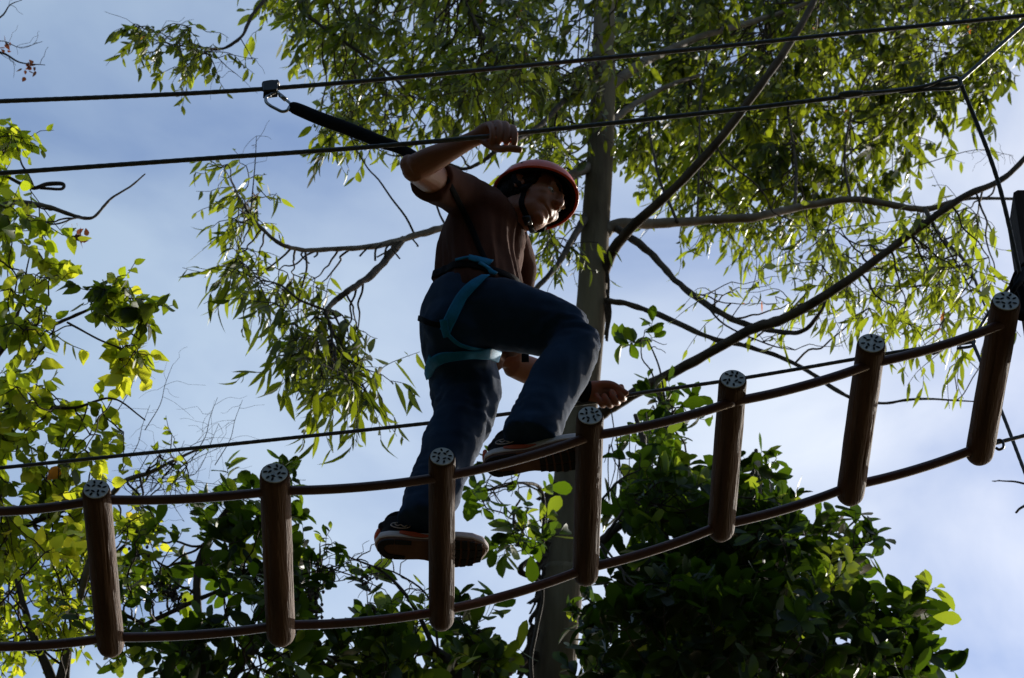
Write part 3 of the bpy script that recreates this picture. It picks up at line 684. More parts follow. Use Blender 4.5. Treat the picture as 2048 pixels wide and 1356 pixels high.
# shoes
def shoe(heel, toe, rollx, label, sole_up, stretch=1.0):
    """heel, toe: bottom points; builds a running shoe between them"""
    fx = (toe - heel); Ls = fx.length; fx.normalize(); up = (sole_up - fx * sole_up.dot(fx)).normalized(); sy = up.cross(fx)
    e = bpy.data.objects.new('shoe', None); col.objects.link(e); e.parent = person; e.location = heel - person.location; e['label'] = label
    k = Ls / .30
    def S(x, y, z): return heel + fx * (x * k) + sy * (y * k) + up * (z * k)
    def wl(x):   # half widths, (outer, inner) at x in 0..0.3
        t = x / .30
        o_ = np.interp(t, [0, .03, .10, .22, .42, .60, .74, .86, .95, 1.0], [.004, .022, .033, .036, .035, .045, .049, .043, .028, .004])
        i_ = np.interp(t, [0, .03, .10, .22, .42, .60, .74, .86, .95, 1.0], [.004, .022, .033, .034, .027, .038, .046, .042, .028, .004])
        return o_, i_
    def bz(x): t = x / .30; return np.interp(t, [0, .1, .3, .6, .75, .9, 1], [.010, .002, .001, .0, .003, .012, .024])
    xs = [.30 * (1 - math.cos(math.pi * i / 28)) / 2 for i in range(29)]
    def slab(z0, z1, sc, mname, part, sc_top=None, parent=None, x0=0, x1=.30, bulge=0, extra=None):
        mb = MB(); V = []; F = []; nx = 29; sct = sc_top or sc; layers = 5
        for li in range(layers):
            tl = li / (layers - 1); zz = z0 + (z1 - z0) * tl; s_ = sc + (sct - sc) * tl + bulge * math.sin(math.pi * tl)
            for i in range(nx):
                x = x0 + (x1 - x0) * (1 - math.cos(math.pi * i / (nx - 1))) / 2; o_, i_ = wl(x); xx = .15 + (x - .15) * (1 + (s_ - 1) * .6)
                V.append(S(xx, -o_ * s_, bz(x) + zz))
            for i in range(nx - 1, -1, -1):
                x = x0 + (x1 - x0) * (1 - math.cos(math.pi * i / (nx - 1))) / 2; o_, i_ = wl(x); xx = .15 + (x - .15) * (1 + (s_ - 1) * .6)
                V.append(S(xx, i_ * s_, bz(x) + zz))
        K = 2 * nx
        for li in range(layers - 1):
            for j in range(K):
                j2 = (j + 1) % K; F.append((li * K + j, li * K + j2, (li + 1) * K + j2, (li + 1) * K + j))
        for i in range(nx - 1):
            F.append((i, K - 1 - i, K - 2 - i, i + 1)); b = (layers - 1) * K; F.append((b + i, b + i + 1, b + K - 2 - i, b + K - 1 - i))
        mb.add(V, F)
        if extra: mb.add(extra.v, extra.f, 1)
        return link(part, mb.mesh(), [M[mname], M['tread']], parent or e, smooth=not extra)
    slab(.0085, .036, 1.03, 'midsole', 'midsole', 1.0, bulge=.02)
    # tread pads
    def pad(poly, part='tread_pad'):
        mb = MB(); n = len(poly); V = [S(x, y, bz(x) - .004) for x, y in poly] + [S(x, y, bz(x) + .003) for x, y in poly]
        mb.add(V, [tuple(range(n))] + [(j, j + n, (j + 1) % n + n, (j + 1) % n) for j in range(n)]); return mb
    tp = MB()
    def addpoly(poly):
        m_ = pad(poly); tp.add(m_.v, m_.f)
    # heel horseshoe
    arc = [(.042 - .038 * math.cos(t), .032 * math.sin(t)) for t in [R(a) for a in range(-100, 101, 20)]]
    arc2 = [(.044 - .022 * math.cos(t), .017 * math.sin(t)) for t in [R(a) for a in range(-100, 101, 20)]]
    for i in range(len(arc) - 1): addpoly([arc[i], arc[i + 1], arc2[i + 1], arc2[i]])
    addpoly([(.05, -.032), (.095, -.031), (.095, -.020), (.05, -.018)]); addpoly([(.05, .031), (.08, .029), (.08, .019), (.05, .018)])
    for i in range(7):
        x = .150 + i * .020; o_, i_ = wl(x + .008)
        addpoly([(x, -o_ * .92), (x + .014, -o_ * .90), (x + .016, -o_ * .38), (x + .002, -o_ * .40)])
        addpoly([(x + .003, -o_ * .30), (x + .017, -o_ * .28), (x + .017, i_ * .28), (x + .003, i_ * .30)])
        addpoly([(x + .002, i_ * .40), (x + .016, i_ * .38), (x + .014, i_ * .90), (x, i_ * .92)])
    sole = slab(.0, .008, .95, 'outsole', 'outsole', 1.0, extra=tp)
    # upper
    mb = MB(); secs = []
    hts = [(.006, .060), (.02, .085), (.05, .095), (.085, .090), (.115, .082), (.15, .070), (.19, .058), (.23, .047), (.265, .038), (.288, .028), (.297, .016)]
    V = []; F = []; n = 22
    for (x, h) in hts:
        o_, i_ = wl(x); 
        for j in range(n):
            t = math.pi * j / (n - 1); cy = math.cos(t); sz = math.sin(t) ** .75
            narrow = 1 - .28 * sz * (1 if x < .13 else .8)
            V.append(S(x, (-o_ if cy > 0 else i_) * abs(cy) ** .8 * narrow * .99, bz(x) + .024 + (h - .024) * sz))
    for i in range(len(hts) - 1):
        for j in range(n - 1): F.append((i * n + j, i * n + j + 1, (i + 1) * n + j + 1, (i + 1) * n + j))
    for i in (0, len(hts) - 1):
        F.append(tuple(i * n + j for j in range(n))[::(-1 if i else 1)])
    F.append(tuple([i * n for i in range(len(hts))] + [i * n + n - 1 for i in range(len(hts) - 1, -1, -1)]))
    mb.add(V, F)
    mb.loft([(S(.058, 0, .06), .042 * k, .036 * k), (S(.056, 0, .095), .046 * k, .036 * k), (S(.054, 0, .115), .045 * k, .036 * k)], ref=sy, n=20, cap=.1)
    mb.ell(S(.012, 0, .100), (.012, .014, .016))
    link('upper', remeshed(mb, .0045, 3), M['shoe'], e)
    mb = MB(); mb.loft([(S(.060, 0, .09), .040 * k, .034 * k), (S(.058, 0, .12), .040 * k, .034 * k), (S(.055, 0, .135), .040 * k, .034 * k)], ref=sy, n=20, cap=.1); link('sock', mb.mesh(), M['black'], e)
    # orange trim on the midsole sides and heel, and an oval badge
    for sg in (-1, 1):
        mb = MB(); V = []; F = []; xx = np.linspace(.060, .150, 14)
        for i, x in enumerate(xx):
            o_, i_ = wl(x); y = (-(o_) if sg < 0 else i_) * 1.055 + sg * .0024; t = i / 13; zc = .027 - .012 * t; hh = .0085 * math.sin(math.pi * min(1, t * .9 + .1)) + .0012
            V += [S(x, y, bz(x) + zc + hh), S(x, y, bz(x) + zc - hh)]
        for i in range(13): F.append((2 * i, 2 * i + 1, 2 * i + 3, 2 * i + 2))
        V2 = [Vector(v) - sy * (sg * -.002) for v in V]; nb = len(V); F += [(a + nb, d + nb, c_ + nb, b + nb) for a, b, c_, d in F[:13]]
        mb.add(V + [tuple(v + sy * (sg * -.004)) for v in V2], F); link('orange_trim', mb.mesh(), M['orange'], e, smooth=False)
    mb = MB(); mb.loft([(S(.0 + .004, -.020, .050), .006 * k, .012 * k), (S(-.001, 0, .052), .006 * k, .016 * k), (S(.004, .020, .050), .006 * k, .012 * k)], ref=up, n=12); link('heel_tab', mb.mesh(), M['orange'], e)
    mb = MB(); ring = []
    for j in range(25):
        t = 2 * math.pi * j / 24; ring.append((S(.062 + .026 * math.cos(t), -.0385, .060 + .013 * math.sin(t)), .0016, .0016))
    mb.loft(ring, n=6, sub=1, ref=sy, cap=0)
    mb.loft([(S(.046, -.0395, .064), .0014, .0014), (S(.054, -.0395, .056), .0016, .0016), (S(.062, -.0395, .062), .0016, .0016), (S(.072, -.0395, .054), .0016, .0016), (S(.080, -.0395, .062), .0014, .0014)], n=6, sub=4, cap=.3)
    link('side_badge', mb.mesh(), M['midsole'], e)
    mb = MB()
    for i in range(5):
        x = .105 + i * .018; h = float(np.interp(x, [a[0] for a in hts], [a[1] for a in hts]))
        mb.tube([S(x, -.020, h - .012), S(x + .004, 0, h + .004), S(x, .020, h - .012)], .0028, n=6)
    link('lace', mb.mesh(), M['black'], e)
    return e
hL = PZ(751, 1096, zl3 + .012); tL = PZ(974, 1114, zl3 + .0); 
dl = (tL - hL).normalized()
shoe(hL, tL, 0, 'rear running shoe planted on the third log', Vector((-.02, .24, 1)))
hR_ = PZ(966, 937, zl4 + .015); tR_ = PZ(1190, 908, zl4 + .004)
shoe(hR_, tR_, 0, 'front running shoe reaching the fourth log, orange trim at its heel', Vector((-.05, .32, 1)))
print('shoe lengths', (tL - hL).length, (tR_ - hR_).length)

# ------------------------------------------------------------------ pulley and lanyard
pu = empty('cable_pulley', P(541, 178, YB), 'small dark cable pulley riding on the highest cable with a steel carabiner', 'pulley')
Pc = P(541, 178, YB); tdir = (P(700, 163, YB) - P(400, 190, YB)).normalized(); upv = Vector((0, 0, 1)); sid = tdir.cross(upv).normalized(); RM = Matrix((tdir, sid, upv)).transposed()
def px2(x, y, dY=0): return P(x, y, YB + dY)
mb = MB()
for s_ in (-1, 1):
    mb2 = MB(); mb2.box(Pc + sid * (.013 * s_) + upv * .0, (.023, .003, .024), RM); mb.add(mb2.v, mb2.f)
mb.loft([(Pc - tdir * .024 + upv * .018, .016, .008), (Pc + upv * .022, .017, .009), (Pc + tdir * .024 + upv * .018, .016, .008)], n=12, ref=upv)
link('housing', remeshed(mb, .0022, 2), M['blackmetal'], pu)
for k_ in (-.010, .010):
    mb = MB(); mb.loft([(Pc + tdir * k_ + upv * .012 - sid * .009, .008, .008), (Pc + tdir * k_ + upv * .012 + sid * .009, .008, .008)], n=16, sub=3, ref=upv, cap=0); link('wheel', mb.mesh(), M['steel'], pu)
mb = MB(); mb.box(Pc - sid * .018 - upv * .008, (.010, .002, .010), RM); link('label_plate', mb.mesh(), M['plate'], pu)
# carabiner
ca = empty('carabiner', px2(560, 205), 'steel oval carabiner hanging from the cable pulley, holding the black lanyard', 'carabiner')
loop = [(541, 190), (533, 194), (532, 203), (540, 211), (553, 218), (564, 223), (574, 221), (579, 214)]
mb = MB(); mb.loft([(px2(x, y, -.005), .0050, .0050) for x, y in loop], n=12, sub=5, cap=.2); link('frame', mb.mesh(), M['steel'], ca)
mb = MB(); mb.loft([(px2(541, 189, -.005), .0048, .0048), (px2(553, 184, -.005), .0050, .0050), (px2(560, 189, -.005), .0050, .0050)], n=12, sub=4); mb.loft([(px2(560, 189, -.005), .0045, .0045), (px2(570, 198, -.005), .0045, .0045), (px2(580, 207, -.005), .0042, .0042), (px2(580, 214, -.005), .0045, .0045)], n=12, sub=4)
link('gate', mb.mesh(), M['steel'], ca)
mb = MB(); mb.loft([(px2(560, 190, -.005), .0068, .0068), (px2(571, 199, -.005), .0072, .0072)], n=12, sub=2, cap=.1); link('locking_collar', mb.mesh(), M['steel'], ca)
la = empty('lanyard', px2(700, 250), 'black padded lanyard running from the carabiner down behind the raised arm', 'lanyard')
mb = MB(); yb = YB
mb.loft([(P(579, 214, yb), .013, .010), (P(592, 217, yb), .019, .013), (P(640, 237, yb), .0205, .014), (P(700, 259, yb), .0205, .014), (P(760, 283, yb), .0195, .014), (P(800, 297, yb), .017, .012), (P(850, 325, yb), .015, .010)], n=20, sub=6, cap=.2)
link('sleeve', mb.mesh(), M['sleeve'], la)
mb = MB(); mb.loft([(P(850, 325, yb), .013, .004), (P(880, 345, yb - .05), .012, .004), (P(905, 372, yb - .12), .012, .004), (P(918, 395, Y0 - .21), .011, .004)], n=12, sub=4); link('webbing', mb.mesh(), M['black'], la)

# ------------------------------------------------------------------ trees
RNG = np.random.default_rng(7)
def inpoly(x, y, poly):
    n = len(poly); ins = False; j = n - 1
    for i in range(n):
        xi, yi = poly[i]; xj, yj = poly[j]
        if (yi > y) != (yj > y) and x < (xj - xi) * (y - yi) / (yj - yi) + xi: ins = not ins
        j = i
    return ins
def edgedist(x, y, poly):
    best = 1e9
    for i in range(len(poly)):
        ax, ay = poly[i]; bx, by = poly[(i + 1) % len(poly)]; dx, dy = bx - ax, by - ay
        t = max(0, min(1, ((x - ax) * dx + (y - ay) * dy) / (dx * dx + dy * dy + 1e-9))); best = min(best, math.hypot(x - ax - t * dx, y - ay - t * dy))
    return best
def sample(poly, n, rng, marg=0):
    xs = [p[0] for p in poly]; ys = [p[1] for p in poly]; best = []; tries = 0; mg = marg
    while len(best) < n and tries < n * 60:
        tries += 1; cand = None; cdist = -1
        if tries % 40 == 0 and not best: mg *= .6
        for _ in range(3):
            x = rng.uniform(min(xs), max(xs)); y = rng.uniform(min(ys), max(ys))
            if not inpoly(x, y, poly) or edgedist(x, y, poly) < mg * rng.uniform(.5, 1.1): continue
            dd = min([(x - a) ** 2 + (y - b) ** 2 for a, b in best], default=1e9)
            if dd > cdist: cand = (x, y); cdist = dd
        if cand: best.append(cand)
    return best
def leaf_template(kind):
    if kind == 'lance': ts = [0, .12, .35, .62, .84, 1]; ws = [.02, .55, 1, .85, .4, 0]; w_ = .105; bend = .16; fold = .3
    elif kind == 'small': ts = [0, .12, .38, .65, .86, 1]; ws = [.02, .6, 1, .85, .42, 0]; w_ = .155; bend = .12; fold = .3
    elif kind == 'ovate': ts = [0, .08, .28, .55, .82, 1]; ws = [.03, .62, 1, .88, .38, 0]; w_ = .33; bend = .14; fold = .22
    else: ts = [0, .15, .42, .68, .88, 1]; ws = [.05, .42, .88, 1, .62, 0]; w_ = .25; bend = .22; fold = .28
    V = []; F = []
    for t, wd in zip(ts, ws):
        z = -bend * t * t; hw = wd * w_
        V += [(t, -hw, z + fold * hw), (t, 0, z), (t, hw, z + fold * hw)]
    for i in range(len(ts) - 1):
        a = i * 3; b = a + 3; F += [(a, b, b + 1, a + 1), (a + 1, b + 1, b + 2, a + 2)]
    return np.array(V), np.array(F)
class Leaves:
    def __init__(s, kind): s.kind = kind; s.pos = []; s.ax = []; s.nm = []; s.L = []; s.tone = []
    def add(s, p, ax, nm, L_, tone): s.pos.append(p); s.ax.append(ax); s.nm.append(nm); s.L.append(L_); s.tone.append(tone)
    def mesh(s):
        TV, TF = leaf_template(s.kind); n = len(s.pos)
        pos = np.array(s.pos); ax = np.array(s.ax); ax /= np.linalg.norm(ax, axis=1)[:, None]; nm = np.array(s.nm)
        sd_ = np.cross(nm, ax); sd_ /= (np.linalg.norm(sd_, axis=1)[:, None] + 1e-9); nn_ = np.cross(ax, sd_); L_ = np.array(s.L)
        wj = RNG.uniform(.8, 1.2, n)[:, None, None]; bj = RNG.uniform(-.6, 1.9, n)[:, None, None]; sc_ = RNG.normal(0, .10, n)[:, None, None]
        tx = TV[None, :, 0, None]; ty = TV[None, :, 1, None] * wj + sc_ * tx * tx; tz = TV[None, :, 2, None] * bj
        V = pos[:, None, :] + L_[:, None, None] * (tx * ax[:, None, :] + ty * sd_[:, None, :] + tz * nn_[:, None, :])
        k = len(TV); F = (TF[None] + (np.arange(n) * k)[:, None, None]).reshape(-1, 4)
        me = bpy.data.meshes.new('leaves'); me.vertices.add(n * k); me.vertices.foreach_set('co', V.reshape(-1))
        nf = len(F); me.loops.add(nf * 4); me.loops.foreach_set('vertex_index', F.reshape(-1).astype(np.int32)); me.polygons.add(nf)
        me.polygons.foreach_set('loop_start', np.arange(0, nf * 4, 4, dtype=np.int32)); me.polygons.foreach_set('loop_total', np.full(nf, 4, dtype=np.int32))
        me.update(calc_edges=True); at = me.attributes.new('tone', 'FLOAT', 'POINT'); at.data.foreach_set('value', np.repeat(np.array(s.tone), k).astype(np.float32))
        return me
class Tree:
    def __init__(s, name, base, label, cat='tree', group=None, twigm='twig'):
        s.e = empty(name, base, label, cat, group); s.nodes = []; s.tw = MB(); s.twigm = twigm
    def limb(s, pts, part='branch', m='bark', n=10, sub=6, wob=0, seed=0, cap=.5):
        """pts: (px,py,Y,rpx)"""
        st = []
        for (x, y, Y, r) in pts:
            p = P(x, y, Y); st.append((p, r / ppm(p), r / ppm(p)))
        arr = catmull([list(c_) + [a, b] for c_, a, b in st], sub); rg = random.Random(seed + len(s.nodes))
        st2 = []
        for i, x in enumerate(arr):
            c_ = Vector(x[:3]); w2 = x[3] * .35 if 0 < i < len(arr) - 1 else 0; c_ += Vector((rg.uniform(-1, 1), rg.uniform(-1, 1), rg.uniform(-1, 1))) * w2 * wob
            r2 = x[3] * (1 + .14 * rg.uniform(-1, 1) * min(1, wob * 2)); st2.append((c_, r2, r2)); s.nodes.append((c_, x[3]))
        mb = MB(); mb.loft(st2, n=n, sub=2, cap=cap); return link(part, mb.mesh(), M[m], s.e)
    def twig(s, a, b, r0, r1, sag, rng, wob=.06, steps=4):
        a = np.array(a); b = np.array(b); L_ = np.linalg.norm(b - a); pts = []
        for i in range(steps + 1):
            t = i / steps; p = a * (1 - t) + b * t; p[2] += sag * 4 * t * (1 - t) * L_
            if 0 < i < steps: p += rng.normal(0, wob * L_, 3) * .5
            pts.append(Vector(p))
        s.tw.tube(pts, r0, r1, n=4, sub=3 if steps > 4 else 2, cap=.3); return pts
    def fill(s, lv, poly, ncl, Y, leafL, style='hang', ntw=6, twl=.32, nlf=9, rpx=34, tone=(.15, .75), hot=.012, rng=None, marg=None, con=True, maxcon=2.5, dirb=(0, 0, -1), dens_fn=None):
        rng = rng or RNG; nodes = s.nodes[:]; NP_ = np.array([tuple(a) for a, r in nodes])
        for (x, y) in sample(poly, ncl, rng, rpx * .9 if marg is None else marg):
            cY = rng.uniform(*Y); c_ = P(x, y, cY); sp = rpx / ppm(c_)
            if con:
                dd = np.linalg.norm(NP_ - np.array(c_), axis=1) + rng.uniform(0, .25, len(NP_)); k = int(dd.argmin())
                if dd[k] > maxcon: continue
                s.twig(nodes[k][0], c_, min(nodes[k][1] * .6, .0055), .0026, -.06, rng, wob=.05, steps=6)
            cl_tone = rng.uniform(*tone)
            for _ in range(ntw):
                off = rng.normal(0, 1, 3); off /= np.linalg.norm(off); off *= sp * rng.uniform(.3, 1.15)
                st = np.array(c_) + off * .35
                if style == 'hang': dr = off / sp * .8 + np.array([-.15, -.05, -.75]) + rng.normal(0, .35, 3)
                elif style == 'up': dr = off / sp * 1.0 + np.array([0, 0, .30]) + rng.normal(0, .4, 3)
                else: dr = off / sp * 1.0 + np.array(dirb) * .5 + rng.normal(0, .4, 3)
                dr /= np.linalg.norm(dr); ln = twl * rng.uniform(.6, 1.25)
                en = st + dr * ln
                pts = s.twig(c_, st, .0028, .0022, 0, rng, steps=2) if False else None
                pts = s.twig(c_, en, .0026, .0011, (.06 if style == 'hang' else -.04), rng, wob=.10, steps=4)
                P4 = np.array([tuple(p) for p in pts]); nl = max(3, int(nlf * rng.uniform(.6, 1.4)))
                for k in range(nl):
                    t = (k + .6) / nl if style != 'up' else 1 - (k / nl) ** 1.3 * .8
                    t = min(1, max(.12, t)); f = t * (len(P4) - 1); i0 = min(int(f), len(P4) - 2); p = P4[i0] * (1 - f + i0) + P4[i0 + 1] * (f - i0)
                    td = P4[i0 + 1] - P4[i0]; td /= np.linalg.norm(td) + 1e-9
                    rd = rng.normal(0, 1, 3); rd -= td * rd.dot(td); rd /= np.linalg.norm(rd)
                    if style == 'hang':
                        ax = td * .35 + rd * .55 + np.array([-.18, -.05, -.75]); nm = rng.normal(0, 1, 3)
                    elif style == 'up':
                        ax = td * .55 + rd * .95 + np.array([0, 0, .05]); nm = td + np.array([0, 0, .6]) + rng.normal(0, .35, 3)
                    else:
                        ax = td * .6 + rd * .75 + np.array([0, 0, -.40]); nm = np.array([0, 0, 1.0]) + rng.normal(0, .55, 3)
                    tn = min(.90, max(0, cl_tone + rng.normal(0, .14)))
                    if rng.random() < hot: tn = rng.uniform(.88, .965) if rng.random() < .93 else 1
                    lv.add(p, ax, nm, leafL * min(1.35, max(.4, rng.normal(.92, .22))), tn)
    def finish(s):
        if s.tw.v: link('twigs', s.tw.mesh(), M[s.twigm], s.e)
def bare(T, pts, r0, r1, seed=0, kids=4, kl=.18):
    rg = np.random.default_rng(seed); ps = [P(*p) for p in pts]; fine = spl(ps, 5); T.tw.tube(fine, r0, r1, n=5, sub=1)
    for p in fine: T.nodes.append((p, r1))
    for _ in range(kids):
        k = rg.integers(len(fine) // 3, len(fine)); d = rg.normal(0, 1, 3); d[1] *= .4; d /= np.linalg.norm(d); e_ = Vector(tuple(np.array(fine[k]) + d * kl * rg.uniform(.5, 1.3)))
        T.twig(fine[k], e_, r1 * .8, r1 * .45, .08, rg, wob=.12)

# --- tall eucalyptus
YT = 12.0
def trunk_limb(T, pts, baseXY, rb, m='trunk', n=26, name='trunk', strips=0):
    p0 = P(*pts[0][:3]); r0 = pts[0][3] / ppm(p0); b = Vector((baseXY[0], baseXY[1], -.15)); st = [(b, rb * 1.35, rb * 1.35), (b.lerp(p0, .06), rb * 1.05, rb * 1.05), (b.lerp(p0, .4), rb * .5 + r0 * .5, rb * .5 + r0 * .5)]
    for (x, y, Y, r) in pts:
        p = P(x, y, Y); st.append((p, r / ppm(p), r / ppm(p)))
    arr = catmull([list(c_) + [a, bb] for c_, a, bb in st], 14); V = []; F = []; C = [Vector(x[:3]) for x in arr]; k = len(C)
    for i, c_ in enumerate(C):
        Tn = (C[min(i + 1, k - 1)] - C[max(0, i - 1)]).normalized(); u = Tn.cross(YUP).normalized(); v = u.cross(Tn)
        for j in range(n):
            th = 2 * math.pi * j / n
            rr = arr[i][3] * (1 + .07 * noise.noise(Vector((math.cos(th) * 1.5, math.sin(th) * 1.5, c_.z * 1.1))) + .05 * max(0, noise.noise(Vector((math.cos(th) * 3.1, math.sin(th) * 3.1, c_.z * .9 + 4)))) + .02 * noise.noise(Vector((math.cos(th) * 6, math.sin(th) * 6, c_.z * 4))))
            V.append(c_ + (u * math.cos(th) + v * math.sin(th)) * rr)
        T.nodes.append((c_, arr[i][3] * .3)) if c_.z > p0.z - .5 else None
    for i in range(k - 1):
        for j in range(n): j2 = (j + 1) % n; F.append((i * n + j, i * n + j2, (i + 1) * n + j2, (i + 1) * n + j))
    F.append(tuple((k - 1) * n + j for j in range(n)))
    mb = MB(); mb.add(V, F); return link(name, mb.mesh(), M[m], T.e)
E = Tree('eucalyptus_tree', P(1098, 1356, YT).copy().to_2d().to_3d(), 'tall slender pale-barked tree with narrow hanging leaves rising behind the walker')
trunk_limb(E, [(1102, 1356, YT, 47), (1118, 1230, YT, 43), (1132, 1080, YT, 39), (1150, 900, YT, 36), (1168, 740, YT, 33), (1184, 600, YT, 30), (1191, 450, YT, 28), (1202, 280, YT, 26), (1207, 120, YT, 23), (1210, -60, YT, 20), (1216, -400, YT, 16), (1222, -800, YT, 6)], (P(1060, 1356, YT).x - 1.0, YT), .17)
# branches (px, py, Y, r px)
E.limb([(1205, 560, 12.0, 10), (1222, 510, 11.9, 11), (1262, 456, 11.7, 10), (1340, 385, 11.5, 9), (1430, 290, 11.3, 8.5), (1520, 172, 11.1, 8), (1590, 70, 11, 7), (1650, -40, 11, 6)], m='bark', wob=.2)
E.limb([(1180, 850, 12.0, 13), (1215, 818, 11.9, 13), (1290, 775, 11.7, 11), (1390, 722, 11.5, 10), (1500, 660, 11.3, 10), (1570, 637, 11.2, 10), (1680, 572, 11, 9), (1800, 484, 10.9, 8), (1920, 398, 10.8, 7), (2005, 358, 10.8, 6), (2070, 295, 10.8, 5)], m='bark', wob=.2)
E.limb([(1200, 470, 12, 14), (1240, 448, 12, 12), (1320, 447, 12.1, 10), (1420, 440, 12.2, 9), (1510, 434, 12.2, 9), (1600, 414, 12.3, 8), (1700, 399, 12.3, 7), (1790, 411, 12.3, 7), (1855, 418, 12.3, 6), (1930, 398, 12.2, 3.5), (2060, 398, 12.1, 3)], m='palebark', wob=.3)
E.limb([(1230, 455, 12, 8), (1300, 505, 11.8, 7), (1350, 560, 11.7, 6.5), (1410, 607, 11.6, 6.5), (1475, 642, 11.5, 6), (1550, 662, 11.4, 5), (1605, 662, 11.3, 4.5), (1640, 625, 11.2, 3.5), (1655, 590, 11.2, 2.5)], wob=.4)
E.limb([(1195, 600, 12, 7), (1250, 607, 11.9, 5.5), (1330, 635, 11.8, 5.5), (1420, 675, 11.7, 5), (1500, 694, 11.6, 4.5), (1590, 727, 11.5, 4.5), (1690, 790, 11.4, 4), (1760, 806, 11.4, 3), (1840, 798, 11.4, 2.5), (1950, 803, 11.4, 1.5)], wob=.5)
E.limb([(1175, 430, 12, 9), (1150, 470, 11.8, 7), (1115, 530, 11.6, 6), (1070, 580, 11.5, 5), (1020, 640, 11.4, 4)], wob=.3)
E.limb([(1185, 330, 12, 10), (1080, 380, 11.6, 8), (960, 430, 11.2, 7.5), (880, 456, 11, 7), (820, 474, 10.9, 6.5), (760, 491, 10.8, 6), (690, 497, 10.7, 5), (610, 500, 10.6, 4.5), (560, 487, 10.5, 4), (525, 458, 10.5, 3.5), (500, 430, 10.5, 2.5), (470, 380, 10.5, 2)], m='palebark', wob=.4)
E.limb([(806, 478, 10.9, 7), (780, 510, 10.8, 7), (740, 552, 10.7, 7), (700, 580, 10.6, 6), (668, 604, 10.6, 6), (652, 626, 10.5, 5), (662, 660, 10.5, 3.5), (664, 700, 10.5, 2.5)], wob=.5)
E.limb([(655, 622, 10.5, 3), (600, 600, 10.4, 2.5), (560, 570, 10.4, 2), (520, 560, 10.4, 1.5)], wob=.5)
E.limb([(1200, 110, 12, 9), (1160, 160, 11.7, 7), (1120, 210, 11.4, 6), (1070, 258, 11.2, 5), (1000, 297, 11, 4.5), (965, 322, 11, 4), (930, 338, 11, 3.5), (898, 328, 11, 3)], wob=.4)
E.limb([(1210, 180, 12, 12), (1250, 150, 12.1, 10), (1300, 118, 12.3, 8.5), (1400, 74, 12.6, 7), (1500, 45, 13, 6), (1600, 12, 13.2, 5), (1680, -30, 13.2, 6)], m='palebark', wob=.3)
E.limb([(1205, 260, 12, 9), (1260, 215, 12.2, 6.5), (1330, 175, 12.6, 5), (1400, 150, 12.9, 3.5)], m='palebark', wob=.3)
E.limb([(1395, 442, 12.2, 2.6), (1398, 330, 12.3, 2.4), (1402, 190, 12.5, 2), (1420, 60, 12.8, 1.8), (1412, -40, 13, 1.5)], wob=.5)
E.limb([(1590, 418, 12.3, 4), (1592, 330, 12.5, 3.2), (1580, 250, 12.7, 2.6), (1570, 170, 12.9, 2)], wob=.5)
E.limb([(1355, 445, 12.1, 3.5), (1320, 360, 12.3, 3), (1300, 270, 12.6, 2.4), (1290, 200, 12.8, 1.8)], wob=.5)
E.limb([(1200, -60, 12, 8), (1040, -90, 11.6, 6), (860, -100, 11.3, 5), (700, -70, 11, 4), (560, -20, 10.8, 3.8), (508, 25, 10.7, 3.6), (485, 70, 10.7, 3.4), (450, 96, 10.7, 3), (410, 96, 10.7, 2.4), (370, 82, 10.7, 2)], wob=.5)
E.limb([(640, -60, 11, 4), (600, 10, 10.9, 3.6), (640, 50, 10.9, 3.2), (700, 92, 10.9, 3), (770, 140, 10.9, 2.5), (830, 200, 10.9, 2)], wob=.5)
E.limb([(900, -100, 11.3, 4), (920, -20, 11.1, 4), (960, 60, 11, 3), (1010, 140, 11, 2.2)], wob=.5)
E.limb([(1700, 396, 12.3, 3), (1690, 300, 12.5, 2.6), (1720, 180, 12.7, 2.2), (1790, 60, 13, 2), (1850, -40, 13, 1.6)], wob=.5)
E.limb([(1850, 418, 12.3, 5), (1880, 470, 12.0, 4), (1935, 530, 11.8, 3.5), (1965, 600, 11.6, 2.5), (2000, 680, 11.5, 2)], wob=.5)
lv = Leaves('lance'); ls = Leaves('small')
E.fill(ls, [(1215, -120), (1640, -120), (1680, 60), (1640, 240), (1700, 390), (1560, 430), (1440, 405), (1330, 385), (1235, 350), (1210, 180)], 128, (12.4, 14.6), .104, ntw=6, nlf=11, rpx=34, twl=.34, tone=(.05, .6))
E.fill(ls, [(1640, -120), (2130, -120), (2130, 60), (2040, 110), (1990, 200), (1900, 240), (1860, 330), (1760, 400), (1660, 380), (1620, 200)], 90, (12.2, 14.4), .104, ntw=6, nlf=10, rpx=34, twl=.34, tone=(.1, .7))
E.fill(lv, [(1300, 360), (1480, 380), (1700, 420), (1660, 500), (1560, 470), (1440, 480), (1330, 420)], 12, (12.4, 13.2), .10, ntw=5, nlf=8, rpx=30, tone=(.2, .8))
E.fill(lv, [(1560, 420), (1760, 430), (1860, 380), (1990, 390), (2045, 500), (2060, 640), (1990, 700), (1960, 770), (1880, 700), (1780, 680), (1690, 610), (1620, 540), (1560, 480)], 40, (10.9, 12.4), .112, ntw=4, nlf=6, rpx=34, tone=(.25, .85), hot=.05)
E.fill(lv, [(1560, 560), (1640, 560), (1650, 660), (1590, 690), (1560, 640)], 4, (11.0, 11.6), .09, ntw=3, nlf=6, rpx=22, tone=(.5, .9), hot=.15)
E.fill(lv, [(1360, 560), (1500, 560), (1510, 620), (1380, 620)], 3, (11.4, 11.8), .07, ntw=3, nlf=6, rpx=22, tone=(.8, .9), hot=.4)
E.fill(ls, [(1040, -60), (1165, -60), (1160, 160), (1150, 330), (1080, 320), (1050, 200)], 20, (11.4, 13), .085, ntw=5, nlf=9, rpx=30, tone=(.1, .7))
